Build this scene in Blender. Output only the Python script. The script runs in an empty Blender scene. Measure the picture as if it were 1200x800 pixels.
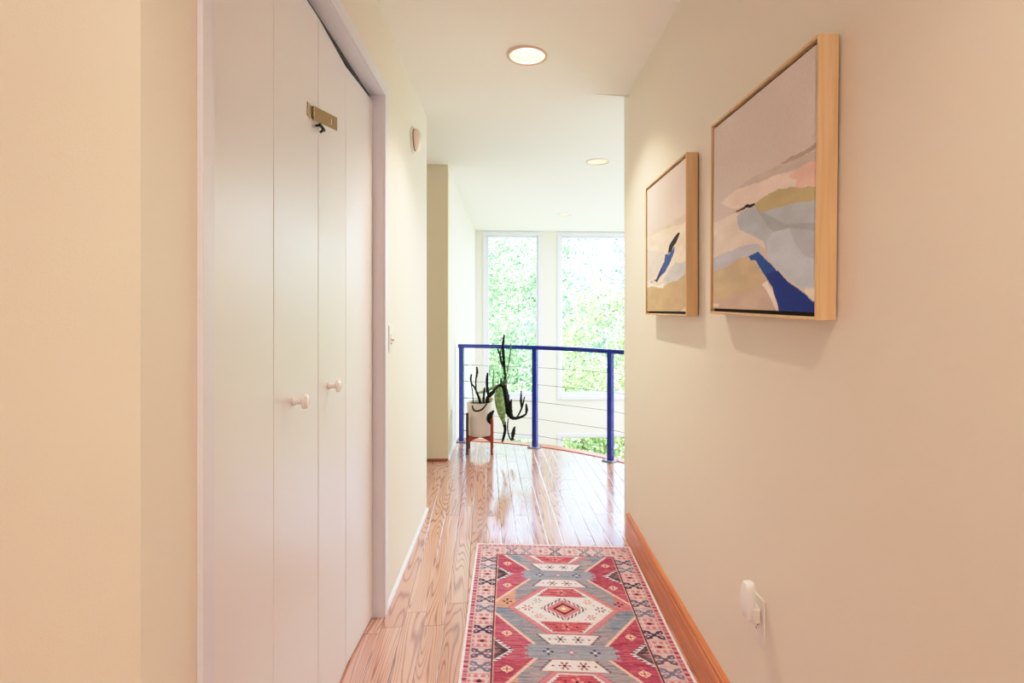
import bpy, bmesh, math, random
import numpy as np
from mathutils import Vector, Matrix

random.seed(7)
rng = np.random.default_rng(7)
S = bpy.context.scene
COL = S.collection
PI = math.pi

# ------------------------------------------------------------------ measures
F, UC, V0, H = 630.0, 634.0, 363.0, 1.255      # focal (px at 1200 wide), principal point, eye height
YAW = math.radians(3.5)                         # the camera looks a little to the right of the hall's axis
XR, XL = 0.658, -0.51                           # hall walls
YR, YLE = 2.90, 3.409                           # where the right / left hall walls end
CEIL = 2.462                                    # flat ceiling beyond the hall
WTOP = 2.56                                     # walls run up past the ceilings
XV = -0.499                                     # left wall of the two-storey room
YB = 4.508                                      # wall return facing the hall
YW = 8.23                                       # window wall
XE = 4.6                                        # right wall of the two-storey room
LOW = -2.65                                     # lower floor


def ray(px, py):
    a, b = (px - UC) / F, -(py - V0) / F
    return Vector((a * math.cos(YAW) + math.sin(YAW), -a * math.sin(YAW) + math.cos(YAW), b))


def at(px, py, Y):
    """Point measured in the photograph, on the plane at distance Y along the hall."""
    d = ray(px, py)
    t = Y / d.y
    return Vector((t * d.x, Y, H + t * d.z))


def on_x(px, py, X):
    d = ray(px, py)
    t = X / d.x
    return Vector((X, t * d.y, H + t * d.z))


def hall_ceiling(x):
    """The hall ceiling hangs a little lower on the painting side."""
    return 2.478 - (x - XL) / (XR - XL) * 0.058


# ------------------------------------------------------------------ object helpers
def tag(o, label=None, cat=None, group=None, kind=None):
    if label: o['label'] = label
    if cat: o['category'] = cat
    if group: o['group'] = group
    if kind: o['kind'] = kind
    return o


def empty(name, loc=(0, 0, 0), rz=0.0):
    o = bpy.data.objects.new(name, None)
    COL.objects.link(o)
    o.location = loc
    o.rotation_euler = (0, 0, rz)
    o.empty_display_size = 0.1
    return o


def link(name, bm, mat, parent=None, smooth=False, angle=None, world=True):
    """bm in world coordinates; with a parent the mesh is moved into the parent's frame."""
    me = bpy.data.meshes.new(name)
    if parent is not None and world:
        M = parent_matrix(parent).inverted()
        bm.transform(M)
    bmesh.ops.recalc_face_normals(bm, faces=bm.faces)
    bm.to_mesh(me)
    bm.free()
    me.materials.append(mat)
    if smooth:
        me.polygons.foreach_set('use_smooth', [True] * len(me.polygons))
        if angle is not None:
            try:
                me.set_sharp_from_angle(angle=math.radians(angle))
            except Exception:
                pass
    o = bpy.data.objects.new(name, me)
    COL.objects.link(o)
    if parent is not None:
        o.parent = parent
    return o


def parent_matrix(o):
    M = Matrix.LocRotScale(o.location, o.rotation_euler, o.scale)
    return parent_matrix(o.parent) @ M if o.parent else M


def box(bm, a, b, bev=0.0, seg=2, M=None):
    x0, y0, z0 = a
    x1, y1, z1 = b
    vs = [bm.verts.new(Vector((x, y, z))) for x in (x0, x1) for y in (y0, y1) for z in (z0, z1)]
    fs = [(0, 1, 3, 2), (4, 6, 7, 5), (0, 4, 5, 1), (2, 3, 7, 6), (0, 2, 6, 4), (1, 5, 7, 3)]
    faces = [bm.faces.new([vs[i] for i in f]) for f in fs]
    if bev > 0:
        es = list({e for f in faces for e in f.edges})
        r = bmesh.ops.bevel(bm, geom=es, offset=bev, segments=seg, profile=0.7, affect='EDGES')
        vs = list({v for f in r['faces'] for v in f.verts} | {v for v in vs if v.is_valid})
    if M is not None:
        for v in vs:
            v.co = M @ v.co
    return vs


def lathe(bm, prof, n=32, M=None, cap=False):
    """prof: list of (r, z)."""
    rings = []
    for r, z in prof:
        if r < 1e-6:
            rings.append([bm.verts.new(Vector((0, 0, z)))])
        else:
            rings.append([bm.verts.new(Vector((r * math.cos(2 * PI * i / n), r * math.sin(2 * PI * i / n), z))) for i in range(n)])
    for a, b in zip(rings, rings[1:]):
        for i in range(n):
            j = (i + 1) % n
            if len(a) == 1 and len(b) == 1:
                continue
            if len(a) == 1:
                bm.faces.new((a[0], b[i], b[j]))
            elif len(b) == 1:
                bm.faces.new((a[i], b[0], a[j]))
            else:
                bm.faces.new((a[i], b[i], b[j], a[j]))
    if M is not None:
        for r in rings:
            for v in r:
                v.co = M @ v.co
    return rings


def catmull(pts, k=6):
    pts = [Vector(p) for p in pts]
    if len(pts) < 3:
        return [pts[0].lerp(pts[-1], i / k) for i in range(k + 1)]
    P = [2 * pts[0] - pts[1]] + pts + [2 * pts[-1] - pts[-2]]
    out = []
    for i in range(1, len(P) - 2):
        a, b, c, d = P[i - 1], P[i], P[i + 1], P[i + 2]
        for j in range(k):
            t = j / k
            out.append(0.5 * ((2 * b) + (c - a) * t + (2 * a - 5 * b + 4 * c - d) * t * t + (3 * b - a - 3 * c + d) * t ** 3))
    out.append(pts[-1])
    return out


def tube(bm, pts, radii, n=8, ribs=0, ribd=0.0):
    """Round tube along pts with a radius for every point; ribs>0 makes a fluted section."""
    rings = []
    up = Vector((0.13, -0.97, 0.21)).normalized()
    m = len(pts)
    for i, p in enumerate(pts):
        t = (pts[min(i + 1, m - 1)] - pts[max(i - 1, 0)]).normalized()
        s = t.cross(up)
        if s.length < 1e-4:
            s = t.cross(Vector((1, 0, 0)))
        s.normalize()
        up2 = s.cross(t).normalized()
        r = radii[i] if hasattr(radii, '__len__') else radii
        ring = []
        for k in range(n):
            a = 2 * PI * k / n
            rr = r * (1 + (ribd * (math.cos(a * ribs)) if ribs else 0))
            ring.append(bm.verts.new(p + rr * (math.cos(a) * s + math.sin(a) * up2)))
        rings.append(ring)
    for a, b in zip(rings, rings[1:]):
        for k in range(n):
            j = (k + 1) % n
            bm.faces.new((a[k], a[j], b[j], b[k]))
    bm.faces.new(rings[0][::-1])
    bm.faces.new(rings[-1])


def sweep(bm, pts, prof, normal_of):
    """Sweep a (side, up) profile along a flat path; normal_of(i) is the outward side vector."""
    rings = []
    for i, p in enumerate(pts):
        n = normal_of(i)
        rings.append([bm.verts.new(p + n * a + Vector((0, 0, b))) for a, b in prof])
    k = len(prof)
    for a, b in zip(rings, rings[1:]):
        for j in range(k):
            bm.faces.new((a[j], a[(j + 1) % k], b[(j + 1) % k], b[j]))
    bm.faces.new(rings[0][::-1])
    bm.faces.new(rings[-1])


# ------------------------------------------------------------------ materials
def mat(name):
    m = bpy.data.materials.new(name)
    m.use_nodes = True
    nt = m.node_tree
    return m, nt, nt.nodes['Principled BSDF']


def N(nt, typ, **kw):
    n = nt.nodes.new(typ)
    for k, v in kw.items():
        setattr(n, k, v)
    return n


def lin(c):
    return tuple(((x / 255.0) / 12.92 if x / 255.0 <= 0.04045 else ((x / 255.0 + 0.055) / 1.055) ** 2.4) for x in c) + (1.0,)


def simple(name, col, rough=0.5, metal=0.0, bump=0.0, bscale=200.0, var=0.0, vscale=4.0, spec=0.5, coat=0.0):
    m, nt, p = mat(name)
    p.inputs['Base Color'].default_value = col
    p.inputs['Roughness'].default_value = rough
    p.inputs['Metallic'].default_value = metal
    p.inputs['Specular IOR Level'].default_value = spec
    if coat:
        p.inputs['Coat Weight'].default_value = coat
        p.inputs['Coat Roughness'].default_value = 0.08
    tc = N(nt, 'ShaderNodeTexCoord')
    if var > 0:
        n = N(nt, 'ShaderNodeTexNoise')
        n.inputs['Scale'].default_value = vscale
        n.inputs['Detail'].default_value = 4
        nt.links.new(tc.outputs['Object'], n.inputs['Vector'])
        mx = N(nt, 'ShaderNodeMix', data_type='RGBA')
        mx.inputs['A'].default_value = tuple(c * (1 - var) for c in col[:3]) + (1,)
        mx.inputs['B'].default_value = tuple(min(1, c * (1 + var)) for c in col[:3]) + (1,)
        nt.links.new(n.outputs['Fac'], mx.inputs['Factor'])
        nt.links.new(mx.outputs['Result'], p.inputs['Base Color'])
    if bump > 0:
        n2 = N(nt, 'ShaderNodeTexNoise')
        n2.inputs['Scale'].default_value = bscale
        n2.inputs['Detail'].default_value = 3
        nt.links.new(tc.outputs['Object'], n2.inputs['Vector'])
        b = N(nt, 'ShaderNodeBump')
        b.inputs['Strength'].default_value = bump
        b.inputs['Distance'].default_value = 0.002
        nt.links.new(n2.outputs['Fac'], b.inputs['Height'])
        nt.links.new(b.outputs['Normal'], p.inputs['Normal'])
    return m


def math_node(nt, op, a, b=None, c=None):
    n = N(nt, 'ShaderNodeMath', operation=op)
    for i, v in enumerate((a, b, c)):
        if v is None:
            continue
        if hasattr(v, 'links') or hasattr(v, 'is_linked'):
            nt.links.new(v, n.inputs[i])
        else:
            n.inputs[i].default_value = v
    return n.outputs[0]


def ramp(nt, fac, stops):
    r = N(nt, 'ShaderNodeValToRGB')
    e = r.color_ramp.elements
    while len(e) < len(stops):
        e.new(0.5)
    for el, (pos, c) in zip(e, stops):
        el.position = pos
        el.color = c
    nt.links.new(fac, r.inputs['Fac'])
    return r.outputs['Color']


def oak_floor(name, width=0.083, length=1.15, rot=0.040, along='Y', rough=0.16,
              c_lo=(206, 152, 130), c_hi=(226, 178, 156), c_line=(132, 76, 58), seams=True):
    m, nt, p = mat(name)
    tc = N(nt, 'ShaderNodeTexCoord')
    sep = N(nt, 'ShaderNodeSeparateXYZ')
    nt.links.new(tc.outputs['Object'], sep.inputs[0])
    X, Y = sep.outputs['X'], sep.outputs['Y']
    u = math_node(nt, 'ADD', X, math_node(nt, 'MULTIPLY', Y, rot))
    v = math_node(nt, 'SUBTRACT', Y, math_node(nt, 'MULTIPLY', X, rot))
    ur = math_node(nt, 'DIVIDE', u, width)
    row = math_node(nt, 'FLOOR', ur)
    uf = math_node(nt, 'SUBTRACT', ur, row)
    wn = N(nt, 'ShaderNodeTexWhiteNoise', noise_dimensions='1D')
    nt.links.new(math_node(nt, 'ADD', row, 17.3), wn.inputs['W'])
    vr = math_node(nt, 'ADD', math_node(nt, 'DIVIDE', v, length), math_node(nt, 'MULTIPLY', wn.outputs['Value'], 9.0))
    colm = math_node(nt, 'FLOOR', vr)
    vf = math_node(nt, 'SUBTRACT', vr, colm)
    cid = N(nt, 'ShaderNodeCombineXYZ')
    nt.links.new(row, cid.inputs[0])
    nt.links.new(colm, cid.inputs[1])
    wn2 = N(nt, 'ShaderNodeTexWhiteNoise', noise_dimensions='2D')
    nt.links.new(cid.outputs[0], wn2.inputs['Vector'])
    seed = wn2.outputs['Value']
    # growth rings: contour lines of stretched noise
    gc = N(nt, 'ShaderNodeCombineXYZ')
    nt.links.new(math_node(nt, 'MULTIPLY', u, 8.0), gc.inputs[0])
    nt.links.new(math_node(nt, 'MULTIPLY', v, 0.62), gc.inputs[1])
    nt.links.new(math_node(nt, 'MULTIPLY', seed, 73.0), gc.inputs[2])
    n1 = N(nt, 'ShaderNodeTexNoise')
    n1.inputs['Scale'].default_value = 1.0
    n1.inputs['Detail'].default_value = 2.2
    n1.inputs['Roughness'].default_value = 0.42
    nt.links.new(gc.outputs[0], n1.inputs['Vector'])
    ph = math_node(nt, 'MULTIPLY', n1.outputs['Fac'], 190.0)
    sn = math_node(nt, 'MULTIPLY_ADD', math_node(nt, 'SINE', ph), 0.5, 0.5)
    ring = math_node(nt, 'POWER', sn, 4.5)
    # fine pores
    fc = N(nt, 'ShaderNodeCombineXYZ')
    nt.links.new(math_node(nt, 'MULTIPLY', u, 330.0), fc.inputs[0])
    nt.links.new(math_node(nt, 'MULTIPLY', v, 9.0), fc.inputs[1])
    nt.links.new(math_node(nt, 'MULTIPLY', seed, 31.0), fc.inputs[2])
    n2 = N(nt, 'ShaderNodeTexNoise')
    n2.inputs['Scale'].default_value = 1.0
    n2.inputs['Detail'].default_value = 3
    nt.links.new(fc.outputs[0], n2.inputs['Vector'])
    base = N(nt, 'ShaderNodeMix', data_type='RGBA')
    base.inputs['A'].default_value = lin(c_lo)
    base.inputs['B'].default_value = lin(c_hi)
    nt.links.new(seed, base.inputs['Factor'])
    mx = N(nt, 'ShaderNodeMix', data_type='RGBA')
    mx.inputs['B'].default_value = lin(c_line)
    nt.links.new(base.outputs['Result'], mx.inputs['A'])
    f = math_node(nt, 'MULTIPLY', ring, math_node(nt, 'MULTIPLY_ADD', n2.outputs['Fac'], 1.1, 0.15))
    nt.links.new(f, mx.inputs['Factor'])
    out = mx.outputs['Result']
    if seams:
        du = math_node(nt, 'MULTIPLY', math_node(nt, 'MINIMUM', uf, math_node(nt, 'SUBTRACT', 1.0, uf)), width)
        dv = math_node(nt, 'MULTIPLY', math_node(nt, 'MINIMUM', vf, math_node(nt, 'SUBTRACT', 1.0, vf)), length)
        d = math_node(nt, 'MINIMUM', du, dv)
        mr = N(nt, 'ShaderNodeMapRange')
        mr.inputs['From Min'].default_value = 0.0004
        mr.inputs['From Max'].default_value = 0.0016
        nt.links.new(d, mr.inputs['Value'])
        mx2 = N(nt, 'ShaderNodeMix', data_type='RGBA')
        mx2.inputs['A'].default_value = lin((120, 66, 44))
        nt.links.new(out, mx2.inputs['B'])
        nt.links.new(mr.outputs['Result'], mx2.inputs['Factor'])
        out = mx2.outputs['Result']
        mr2 = N(nt, 'ShaderNodeMapRange')
        mr2.inputs['From Min'].default_value = 0.0
        mr2.inputs['From Max'].default_value = 0.004
        nt.links.new(d, mr2.inputs['Value'])
        b = N(nt, 'ShaderNodeBump')
        b.inputs['Strength'].default_value = 0.7
        b.inputs['Distance'].default_value = 0.0015
        # each board is very slightly cupped, so its varnish catches the windows by itself
        cup = math_node(nt, 'MULTIPLY', math_node(nt, 'MULTIPLY', uf, math_node(nt, 'SUBTRACT', 1.0, uf)), 0.25)
        h = math_node(nt, 'ADD', math_node(nt, 'ADD', mr2.outputs['Result'], cup), math_node(nt, 'MULTIPLY', ring, -0.10))
        nt.links.new(h, b.inputs['Height'])
        nt.links.new(b.outputs['Normal'], p.inputs['Normal'])
        nt.links.new(b.outputs['Normal'], p.inputs['Coat Normal'])
    nt.links.new(out, p.inputs['Base Color'])
    p.inputs['Roughness'].default_value = rough
    p.inputs['IOR'].default_value = 2.0
    p.inputs['Specular IOR Level'].default_value = 0.8
    p.inputs['Specular Tint'].default_value = (0.48, 0.74, 1.0, 1)
    p.inputs['Coat Weight'].default_value = 0.4
    p.inputs['Coat Roughness'].default_value = 0.07
    return m


def wood(name, c1, c2, axis='Z', rough=0.45, sc=1.0):
    m, nt, p = mat(name)
    tc = N(nt, 'ShaderNodeTexCoord')
    mp = N(nt, 'ShaderNodeMapping')
    s = {'X': (2, 60, 60), 'Y': (60, 2, 60), 'Z': (60, 60, 2)}[axis]
    mp.inputs['Scale'].default_value = tuple(x * sc for x in s)
    nt.links.new(tc.outputs['Object'], mp.inputs['Vector'])
    n = N(nt, 'ShaderNodeTexNoise')
    n.inputs['Scale'].default_value = 1.6
    n.inputs['Detail'].default_value = 5
    n.inputs['Distortion'].default_value = 0.6
    nt.links.new(mp.outputs['Vector'], n.inputs['Vector'])
    c = ramp(nt, n.outputs['Fac'], [(0.3, lin(c1)), (0.7, lin(c2))])
    nt.links.new(c, p.inputs['Base Color'])
    p.inputs['Roughness'].default_value = rough
    b = N(nt, 'ShaderNodeBump')
    b.inputs['Strength'].default_value = 0.15
    b.inputs['Distance'].default_value = 0.001
    nt.links.new(n.outputs['Fac'], b.inputs['Height'])
    nt.links.new(b.outputs['Normal'], p.inputs['Normal'])
    return m


def attr_mat(name, rough=0.85, bump=0.25, bscale=(500, 500, 500), sheen=0.0):
    m, nt, p = mat(name)
    a = N(nt, 'ShaderNodeAttribute', attribute_name='Col')
    tc = N(nt, 'ShaderNodeTexCoord')
    mp = N(nt, 'ShaderNodeMapping')
    mp.inputs['Scale'].default_value = bscale
    nt.links.new(tc.outputs['Object'], mp.inputs['Vector'])
    n = N(nt, 'ShaderNodeTexNoise')
    n.inputs['Scale'].default_value = 1.0
    n.inputs['Detail'].default_value = 2
    nt.links.new(mp.outputs['Vector'], n.inputs['Vector'])
    h = N(nt, 'ShaderNodeHueSaturation')
    nt.links.new(a.outputs['Color'], h.inputs['Color'])
    nt.links.new(math_node(nt, 'MULTIPLY_ADD', n.outputs['Fac'], 0.3, 0.85), h.inputs['Value'])
    nt.links.new(h.outputs['Color'], p.inputs['Base Color'])
    b = N(nt, 'ShaderNodeBump')
    b.inputs['Strength'].default_value = bump
    b.inputs['Distance'].default_value = 0.001
    nt.links.new(n.outputs['Fac'], b.inputs['Height'])
    nt.links.new(b.outputs['Normal'], p.inputs['Normal'])
    p.inputs['Roughness'].default_value = rough
    p.inputs['Specular IOR Level'].default_value = 0.2
    if sheen:
        p.inputs['Sheen Weight'].default_value = sheen
    return m


def emit(name, col, strength):
    m, nt, p = mat(name)
    p.inputs['Base Color'].default_value = col
    p.inputs['Emission Color'].default_value = col
    p.inputs['Emission Strength'].default_value = strength
    return m


def glass_mat():
    m, nt, p = mat('window_glass')
    nt.nodes.remove(p)
    out = nt.nodes['Material Output']
    t = N(nt, 'ShaderNodeBsdfTransparent')
    t.inputs['Color'].default_value = (0.97, 0.985, 0.97, 1)
    g = N(nt, 'ShaderNodeBsdfGlossy')
    g.inputs['Roughness'].default_value = 0.02
    fr = N(nt, 'ShaderNodeFresnel')
    fr.inputs['IOR'].default_value = 1.35
    mx = N(nt, 'ShaderNodeMixShader')
    nt.links.new(fr.outputs[0], mx.inputs[0])
    nt.links.new(t.outputs[0], mx.inputs[1])
    nt.links.new(g.outputs[0], mx.inputs[2])
    nt.links.new(mx.outputs[0], out.inputs['Surface'])
    return m


def leaf_mat(name, dark, mid, light, transl=0.35):
    m, nt, p = mat(name)
    a = N(nt, 'ShaderNodeAttribute', attribute_name='Tone')
    c = ramp(nt, a.outputs['Fac'], [(0.0, dark), (0.55, mid), (1.0, light)])
    nt.links.new(c, p.inputs['Base Color'])
    p.inputs['Roughness'].default_value = 0.45
    out = nt.nodes['Material Output']
    tr = N(nt, 'ShaderNodeBsdfTranslucent')
    nt.links.new(c, tr.inputs['Color'])
    mx = N(nt, 'ShaderNodeMixShader')
    mx.inputs[0].default_value = transl
    nt.links.new(p.outputs[0], mx.inputs[1])
    nt.links.new(tr.outputs[0], mx.inputs[2])
    nt.links.new(mx.outputs[0], out.inputs['Surface'])
    return m


M = {}
M['wall'] = simple('cream_wall_paint', (0.80, 0.748, 0.648, 1), 0.55, bump=0.12, bscale=260, var=0.015, vscale=1.2, spec=0.3)
M['wall_void'] = simple('pale_wall_paint', (0.80, 0.77, 0.69, 1), 0.6, bump=0.08, bscale=260, spec=0.3)
M['ceiling'] = simple('ceiling_paint', (0.88, 0.86, 0.82, 1), 0.75, bump=0.10, bscale=220, spec=0.2)
M['trim'] = simple('white_semigloss_trim', (0.745, 0.75, 0.83, 1), 0.35, bump=0.03, bscale=60)
M['door'] = simple('white_door_paint', (0.785, 0.768, 0.785, 1), 0.30, bump=0.10, bscale=330, var=0.01, vscale=2.0)
M['seam'] = simple('door_seam_grey', (0.52, 0.42, 0.38, 1), 0.6, var=0.05)
M['dark'] = simple('painted_gap_shade', (0.012, 0.009, 0.007, 1), 0.9, var=0.1)  # near-black colour imitating shade in the closet and frame gaps
M['floor'] = oak_floor('oak_floor_boards')
M['oak'] = wood('oak_moulding', (178, 96, 52), (214, 136, 84), 'Y', 0.3)
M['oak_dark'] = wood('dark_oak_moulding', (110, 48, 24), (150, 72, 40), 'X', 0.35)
M['nosing'] = wood('oak_nosing', (196, 104, 66), (224, 140, 98), 'X', 0.25)
M['frame'] = wood('pale_wood_frame', (208, 172, 126), (224, 194, 150), 'Z', 0.5)
M['rug'] = attr_mat('woven_rug_pile', 0.95, 0.5, (260, 520, 300))
M['canvas'] = attr_mat('painted_canvas', 0.75, 0.3, (900, 900, 900))
M['blue'] = simple('blue_gloss_paint', (0.003, 0.022, 0.33, 1), 0.25, var=0.08, vscale=12, coat=0.4)
M['plate_blue'] = simple('blue_grey_base_plate', (0.22, 0.23, 0.30, 1), 0.3, var=0.1)
M['steel'] = simple('steel_cable', (0.25, 0.25, 0.26, 1), 0.4, 0.7, var=0.05, vscale=80)
M['brass'] = simple('aged_brass_hasp', (0.42, 0.34, 0.20, 1), 0.38, 0.85, var=0.12, vscale=60)
M['iron'] = simple('dark_iron_hook', (0.02, 0.017, 0.015, 1), 0.5, 0.4, var=0.1)
M['plastic'] = simple('white_plastic', (0.80, 0.78, 0.74, 1), 0.35, var=0.01, vscale=10)
M['plastic_grey'] = simple('grey_plastic_slot', (0.20, 0.17, 0.15, 1), 0.5, var=0.05)
M['knob'] = simple('glazed_white_knob', (0.84, 0.80, 0.80, 1), 0.15, var=0.01, coat=0.6)
M['alarm'] = simple('almond_plastic_dome', (0.80, 0.70, 0.60, 1), 0.4, var=0.01)
M['pot'] = simple('glazed_cream_pot', (0.76, 0.70, 0.62, 1), 0.35, var=0.03, vscale=8)
M['soil'] = simple('dark_potting_soil', (0.035, 0.024, 0.016, 1), 0.95, bump=0.9, bscale=90, var=0.5, vscale=80)
M['stand'] = wood('red_brown_stand_wood', (120, 26, 14), (176, 50, 28), 'Z', 0.4, 0.6)
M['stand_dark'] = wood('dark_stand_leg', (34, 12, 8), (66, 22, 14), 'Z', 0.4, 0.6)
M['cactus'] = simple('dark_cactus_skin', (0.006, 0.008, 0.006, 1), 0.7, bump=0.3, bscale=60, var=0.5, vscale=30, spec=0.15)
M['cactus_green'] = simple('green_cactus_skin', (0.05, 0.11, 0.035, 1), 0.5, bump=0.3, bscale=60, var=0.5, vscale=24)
M['fascia'] = simple('balcony_fascia_paint', (0.78, 0.75, 0.69, 1), 0.6, var=0.01)
M['baffle'] = simple('white_ridged_baffle', (0.78, 0.70, 0.62, 1), 0.5, var=0.02)
M['ring'] = simple('pale_trim_ring', (0.66, 0.48, 0.38, 1), 0.4, var=0.02)
M['bulb'] = emit('warm_bulb', (1.0, 0.86, 0.66, 1), 7.0)
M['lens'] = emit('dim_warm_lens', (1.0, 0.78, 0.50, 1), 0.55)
M['glass'] = glass_mat()
M['lower_floor'] = oak_floor('lower_oak_floor', width=0.12, rot=0.0, rough=0.3)
M['lawn'] = simple('mown_grass', (0.30, 0.44, 0.22, 1), 0.9, bump=0.6, bscale=30, var=0.5, vscale=3)
M['exterior'] = simple('grey_exterior_siding', (0.5, 0.5, 0.48, 1), 0.7, var=0.05)
M['bark'] = simple('tree_bark', (0.09, 0.065, 0.045, 1), 0.9, bump=0.8, bscale=20, var=0.4, vscale=6)


def pad_mat():
    m, nt, p = mat('green_pad_skin')
    tc = N(nt, 'ShaderNodeTexCoord')
    n = N(nt, 'ShaderNodeTexNoise')
    n.inputs['Scale'].default_value = 38
    n.inputs['Detail'].default_value = 4
    nt.links.new(tc.outputs['Object'], n.inputs['Vector'])
    c = ramp(nt, n.outputs['Fac'], [(0.30, (0.05, 0.13, 0.03, 1)), (0.55, (0.22, 0.36, 0.12, 1)), (0.75, (0.50, 0.60, 0.33, 1))])
    nt.links.new(c, p.inputs['Base Color'])
    p.inputs['Roughness'].default_value = 0.5
    return m


M['pad'] = pad_mat()
M['pale_pad'] = simple('pale_green_pad', (0.45, 0.52, 0.34, 1), 0.5, var=0.3, vscale=20)
M['flower'] = simple('yellow_bud', (0.62, 0.44, 0.14, 1), 0.6, var=0.3, vscale=40)


def struct(name, bm, m, label=None, parent=None, **kw):
    o = link(name, bm, m, parent, **kw)
    if parent is None:
        o['kind'] = 'structure'
        if label: o['label'] = label
    return o


def B(*boxes):
    bm = bmesh.new()
    for b in boxes:
        box(bm, b[0], b[1], *(b[2:] if len(b) > 2 else ()))
    return bm


# ------------------------------------------------------------------ balcony curve (through the three posts)
P1, P2, P3 = Vector((-0.443, 5.165, 0)), Vector((0.245, 4.905, 0)), Vector((0.849, 4.423, 0))


def circ(a, b, c):
    ax, ay, bx, by, cx, cy = a.x, a.y, b.x, b.y, c.x, c.y
    d = 2 * (ax * (by - cy) + bx * (cy - ay) + cx * (ay - by))
    ux = ((ax * ax + ay * ay) * (by - cy) + (bx * bx + by * by) * (cy - ay) + (cx * cx + cy * cy) * (ay - by)) / d
    uy = ((ax * ax + ay * ay) * (cx - bx) + (bx * bx + by * by) * (ax - cx) + (cx * cx + cy * cy) * (bx - ax)) / d
    return Vector((ux, uy, 0)), (Vector((ux, uy, 0)) - a).length


CC, RR = circ(P1, P2, P3)
A1 = math.atan2(P1.y - CC.y, P1.x - CC.x)
A3 = math.atan2(P3.y - CC.y, P3.x - CC.x)
YR2 = YR + 0.12                                  # far face of the wall that carries the right hall wall's end
EDGE = RR + 0.075


def arc_pt(a, r, z=0.0):
    return Vector((CC.x + r * math.cos(a), CC.y + r * math.sin(a), z))


a_left = math.acos(max(-1, min(1, (XV - CC.x) / EDGE)))
a_right = math.asin(max(-1, min(1, (YR2 - CC.y) / EDGE)))
print('ARC', CC, RR, math.degrees(A1), math.degrees(A3), math.degrees(a_left), math.degrees(a_right), arc_pt(a_right, EDGE))
ARC = [a_left + (a_right - a_left) * i / 40 for i in range(41)]

# ------------------------------------------------------------------ floor
bm = bmesh.new()
outline = [(-3.0, -3.2), (1.5, -3.2), (1.5, YR2 - 0.06)]
outline += [(arc_pt(a, EDGE).x, arc_pt(a, EDGE).y) for a in reversed(ARC)]
outline[3] = (outline[3][0], YR2 - 0.06)
outline += [(XV - 0.05, arc_pt(a_left, EDGE).y), (XV - 0.05, YB + 0.05), (-3.0, YB + 0.05)]
top = [bm.verts.new((x, y, 0)) for x, y in outline]
bot = [bm.verts.new((x, y, -0.03)) for x, y in outline]
bm.faces.new(top)
bm.faces.new(bot[::-1])
for i in range(len(top)):
    j = (i + 1) % len(top)
    bm.faces.new((top[i], bot[i], bot[j], top[j]))
bmesh.ops.triangulate(bm, faces=[f for f in bm.faces if len(f.verts) > 4])
struct('floor', bm, M['floor'], 'glossy reddish oak plank floor of the hall and balcony')

# balcony fascia and nosing
bm = bmesh.new()
pts = [arc_pt(a, EDGE, 0) for a in ARC]
sweep(bm, pts, [(-0.04, -0.36), (-0.001, -0.36), (-0.001, -0.028), (-0.04, -0.028)], lambda i: Vector((math.cos(ARC[i]), math.sin(ARC[i]), 0)))
struct('trim_1', bm, M['fascia'], 'pale curved fascia under the balcony edge')
bm = bmesh.new()
sweep(bm, pts, [(-0.05, 0.0006), (-0.05, 0.006), (0.012, 0.016), (0.026, 0.010), (0.028, -0.012), (0.002, -0.02), (0.002, 0.0006)],
      lambda i: Vector((math.cos(ARC[i]), math.sin(ARC[i]), 0)))
struct('trim_2', bm, M['nosing'], 'curved orange oak nosing along the balcony edge', smooth=True, angle=40)
# underside of the balcony and hall floor
bm = bmesh.new()
lo = [bm.verts.new((x, y, -0.34)) for x, y in outline]
bm.faces.new(lo)
bmesh.ops.triangulate(bm, faces=bm.faces[:])
struct('trim_3', bm, M['ceiling'], 'plaster underside of the balcony')

# ------------------------------------------------------------------ walls of the hall
YN = 0.78
D0, D1, DH = 0.957, 2.232, 2.132                    # closet opening
bm = B(((XL - 0.10, YN, 0), (XL, D0, WTOP)), ((XL - 0.10, D0, DH), (XL, D1, WTOP)), ((XL - 0.10, D1, 0), (XL, YLE, WTOP)))
struct('wall_left', bm, M['wall'], 'cream hall wall around the folding closet doors')
bm = B(((-3.0, YN, 0), (XL - 0.10, YN + 0.1, WTOP)))
struct('wall_return', bm, M['wall'], 'warm cream wall return facing into the near end of the hall')
bm = B(((XR, -3.2, 0), (XR + 0.12, YR, WTOP)))
struct('wall_right', bm, M['wall'], 'cream hall wall with the two framed paintings')
bm = B(((XR + 0.12, YR, LOW), (XE, YR2, WTOP)), ((XR, YR, 0), (XR + 0.12, YR2, WTOP)))
struct('wall_inner', bm, M['wall_void'], 'pale wall of the tall room behind the hall wall')
bm = B(((-3.0, YLE - 0.10, 0), (XL - 0.10, YLE, WTOP)))
struct('wall_passage', bm, M['wall'], 'cream side passage wall behind the closet')
bm = B(((-3.0, YB, 0), (XV, YB + 0.12, WTOP)))
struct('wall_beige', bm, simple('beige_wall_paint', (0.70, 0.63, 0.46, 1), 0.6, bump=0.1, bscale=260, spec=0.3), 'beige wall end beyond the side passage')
bm = B(((-3.1, -3.3, 0), (1.6, -3.2, WTOP)), ((-3.1, -3.2, 0), (-3.0, YB + 0.12, WTOP)), ((1.5, -3.2, 0), (1.6, YR + 0.06, WTOP)))
struct('wall_back', bm, M['wall'], 'cream walls behind the viewpoint')
# closet inside
bm = B(((-1.25, YN + 0.1, 0), (-1.2, YLE - 0.1, WTOP)))  # back wall coloured near-black in place of the closet's shade
struct('wall_closet', bm, M['dark'], 'closet back wall, its shade painted on as near-black')

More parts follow.
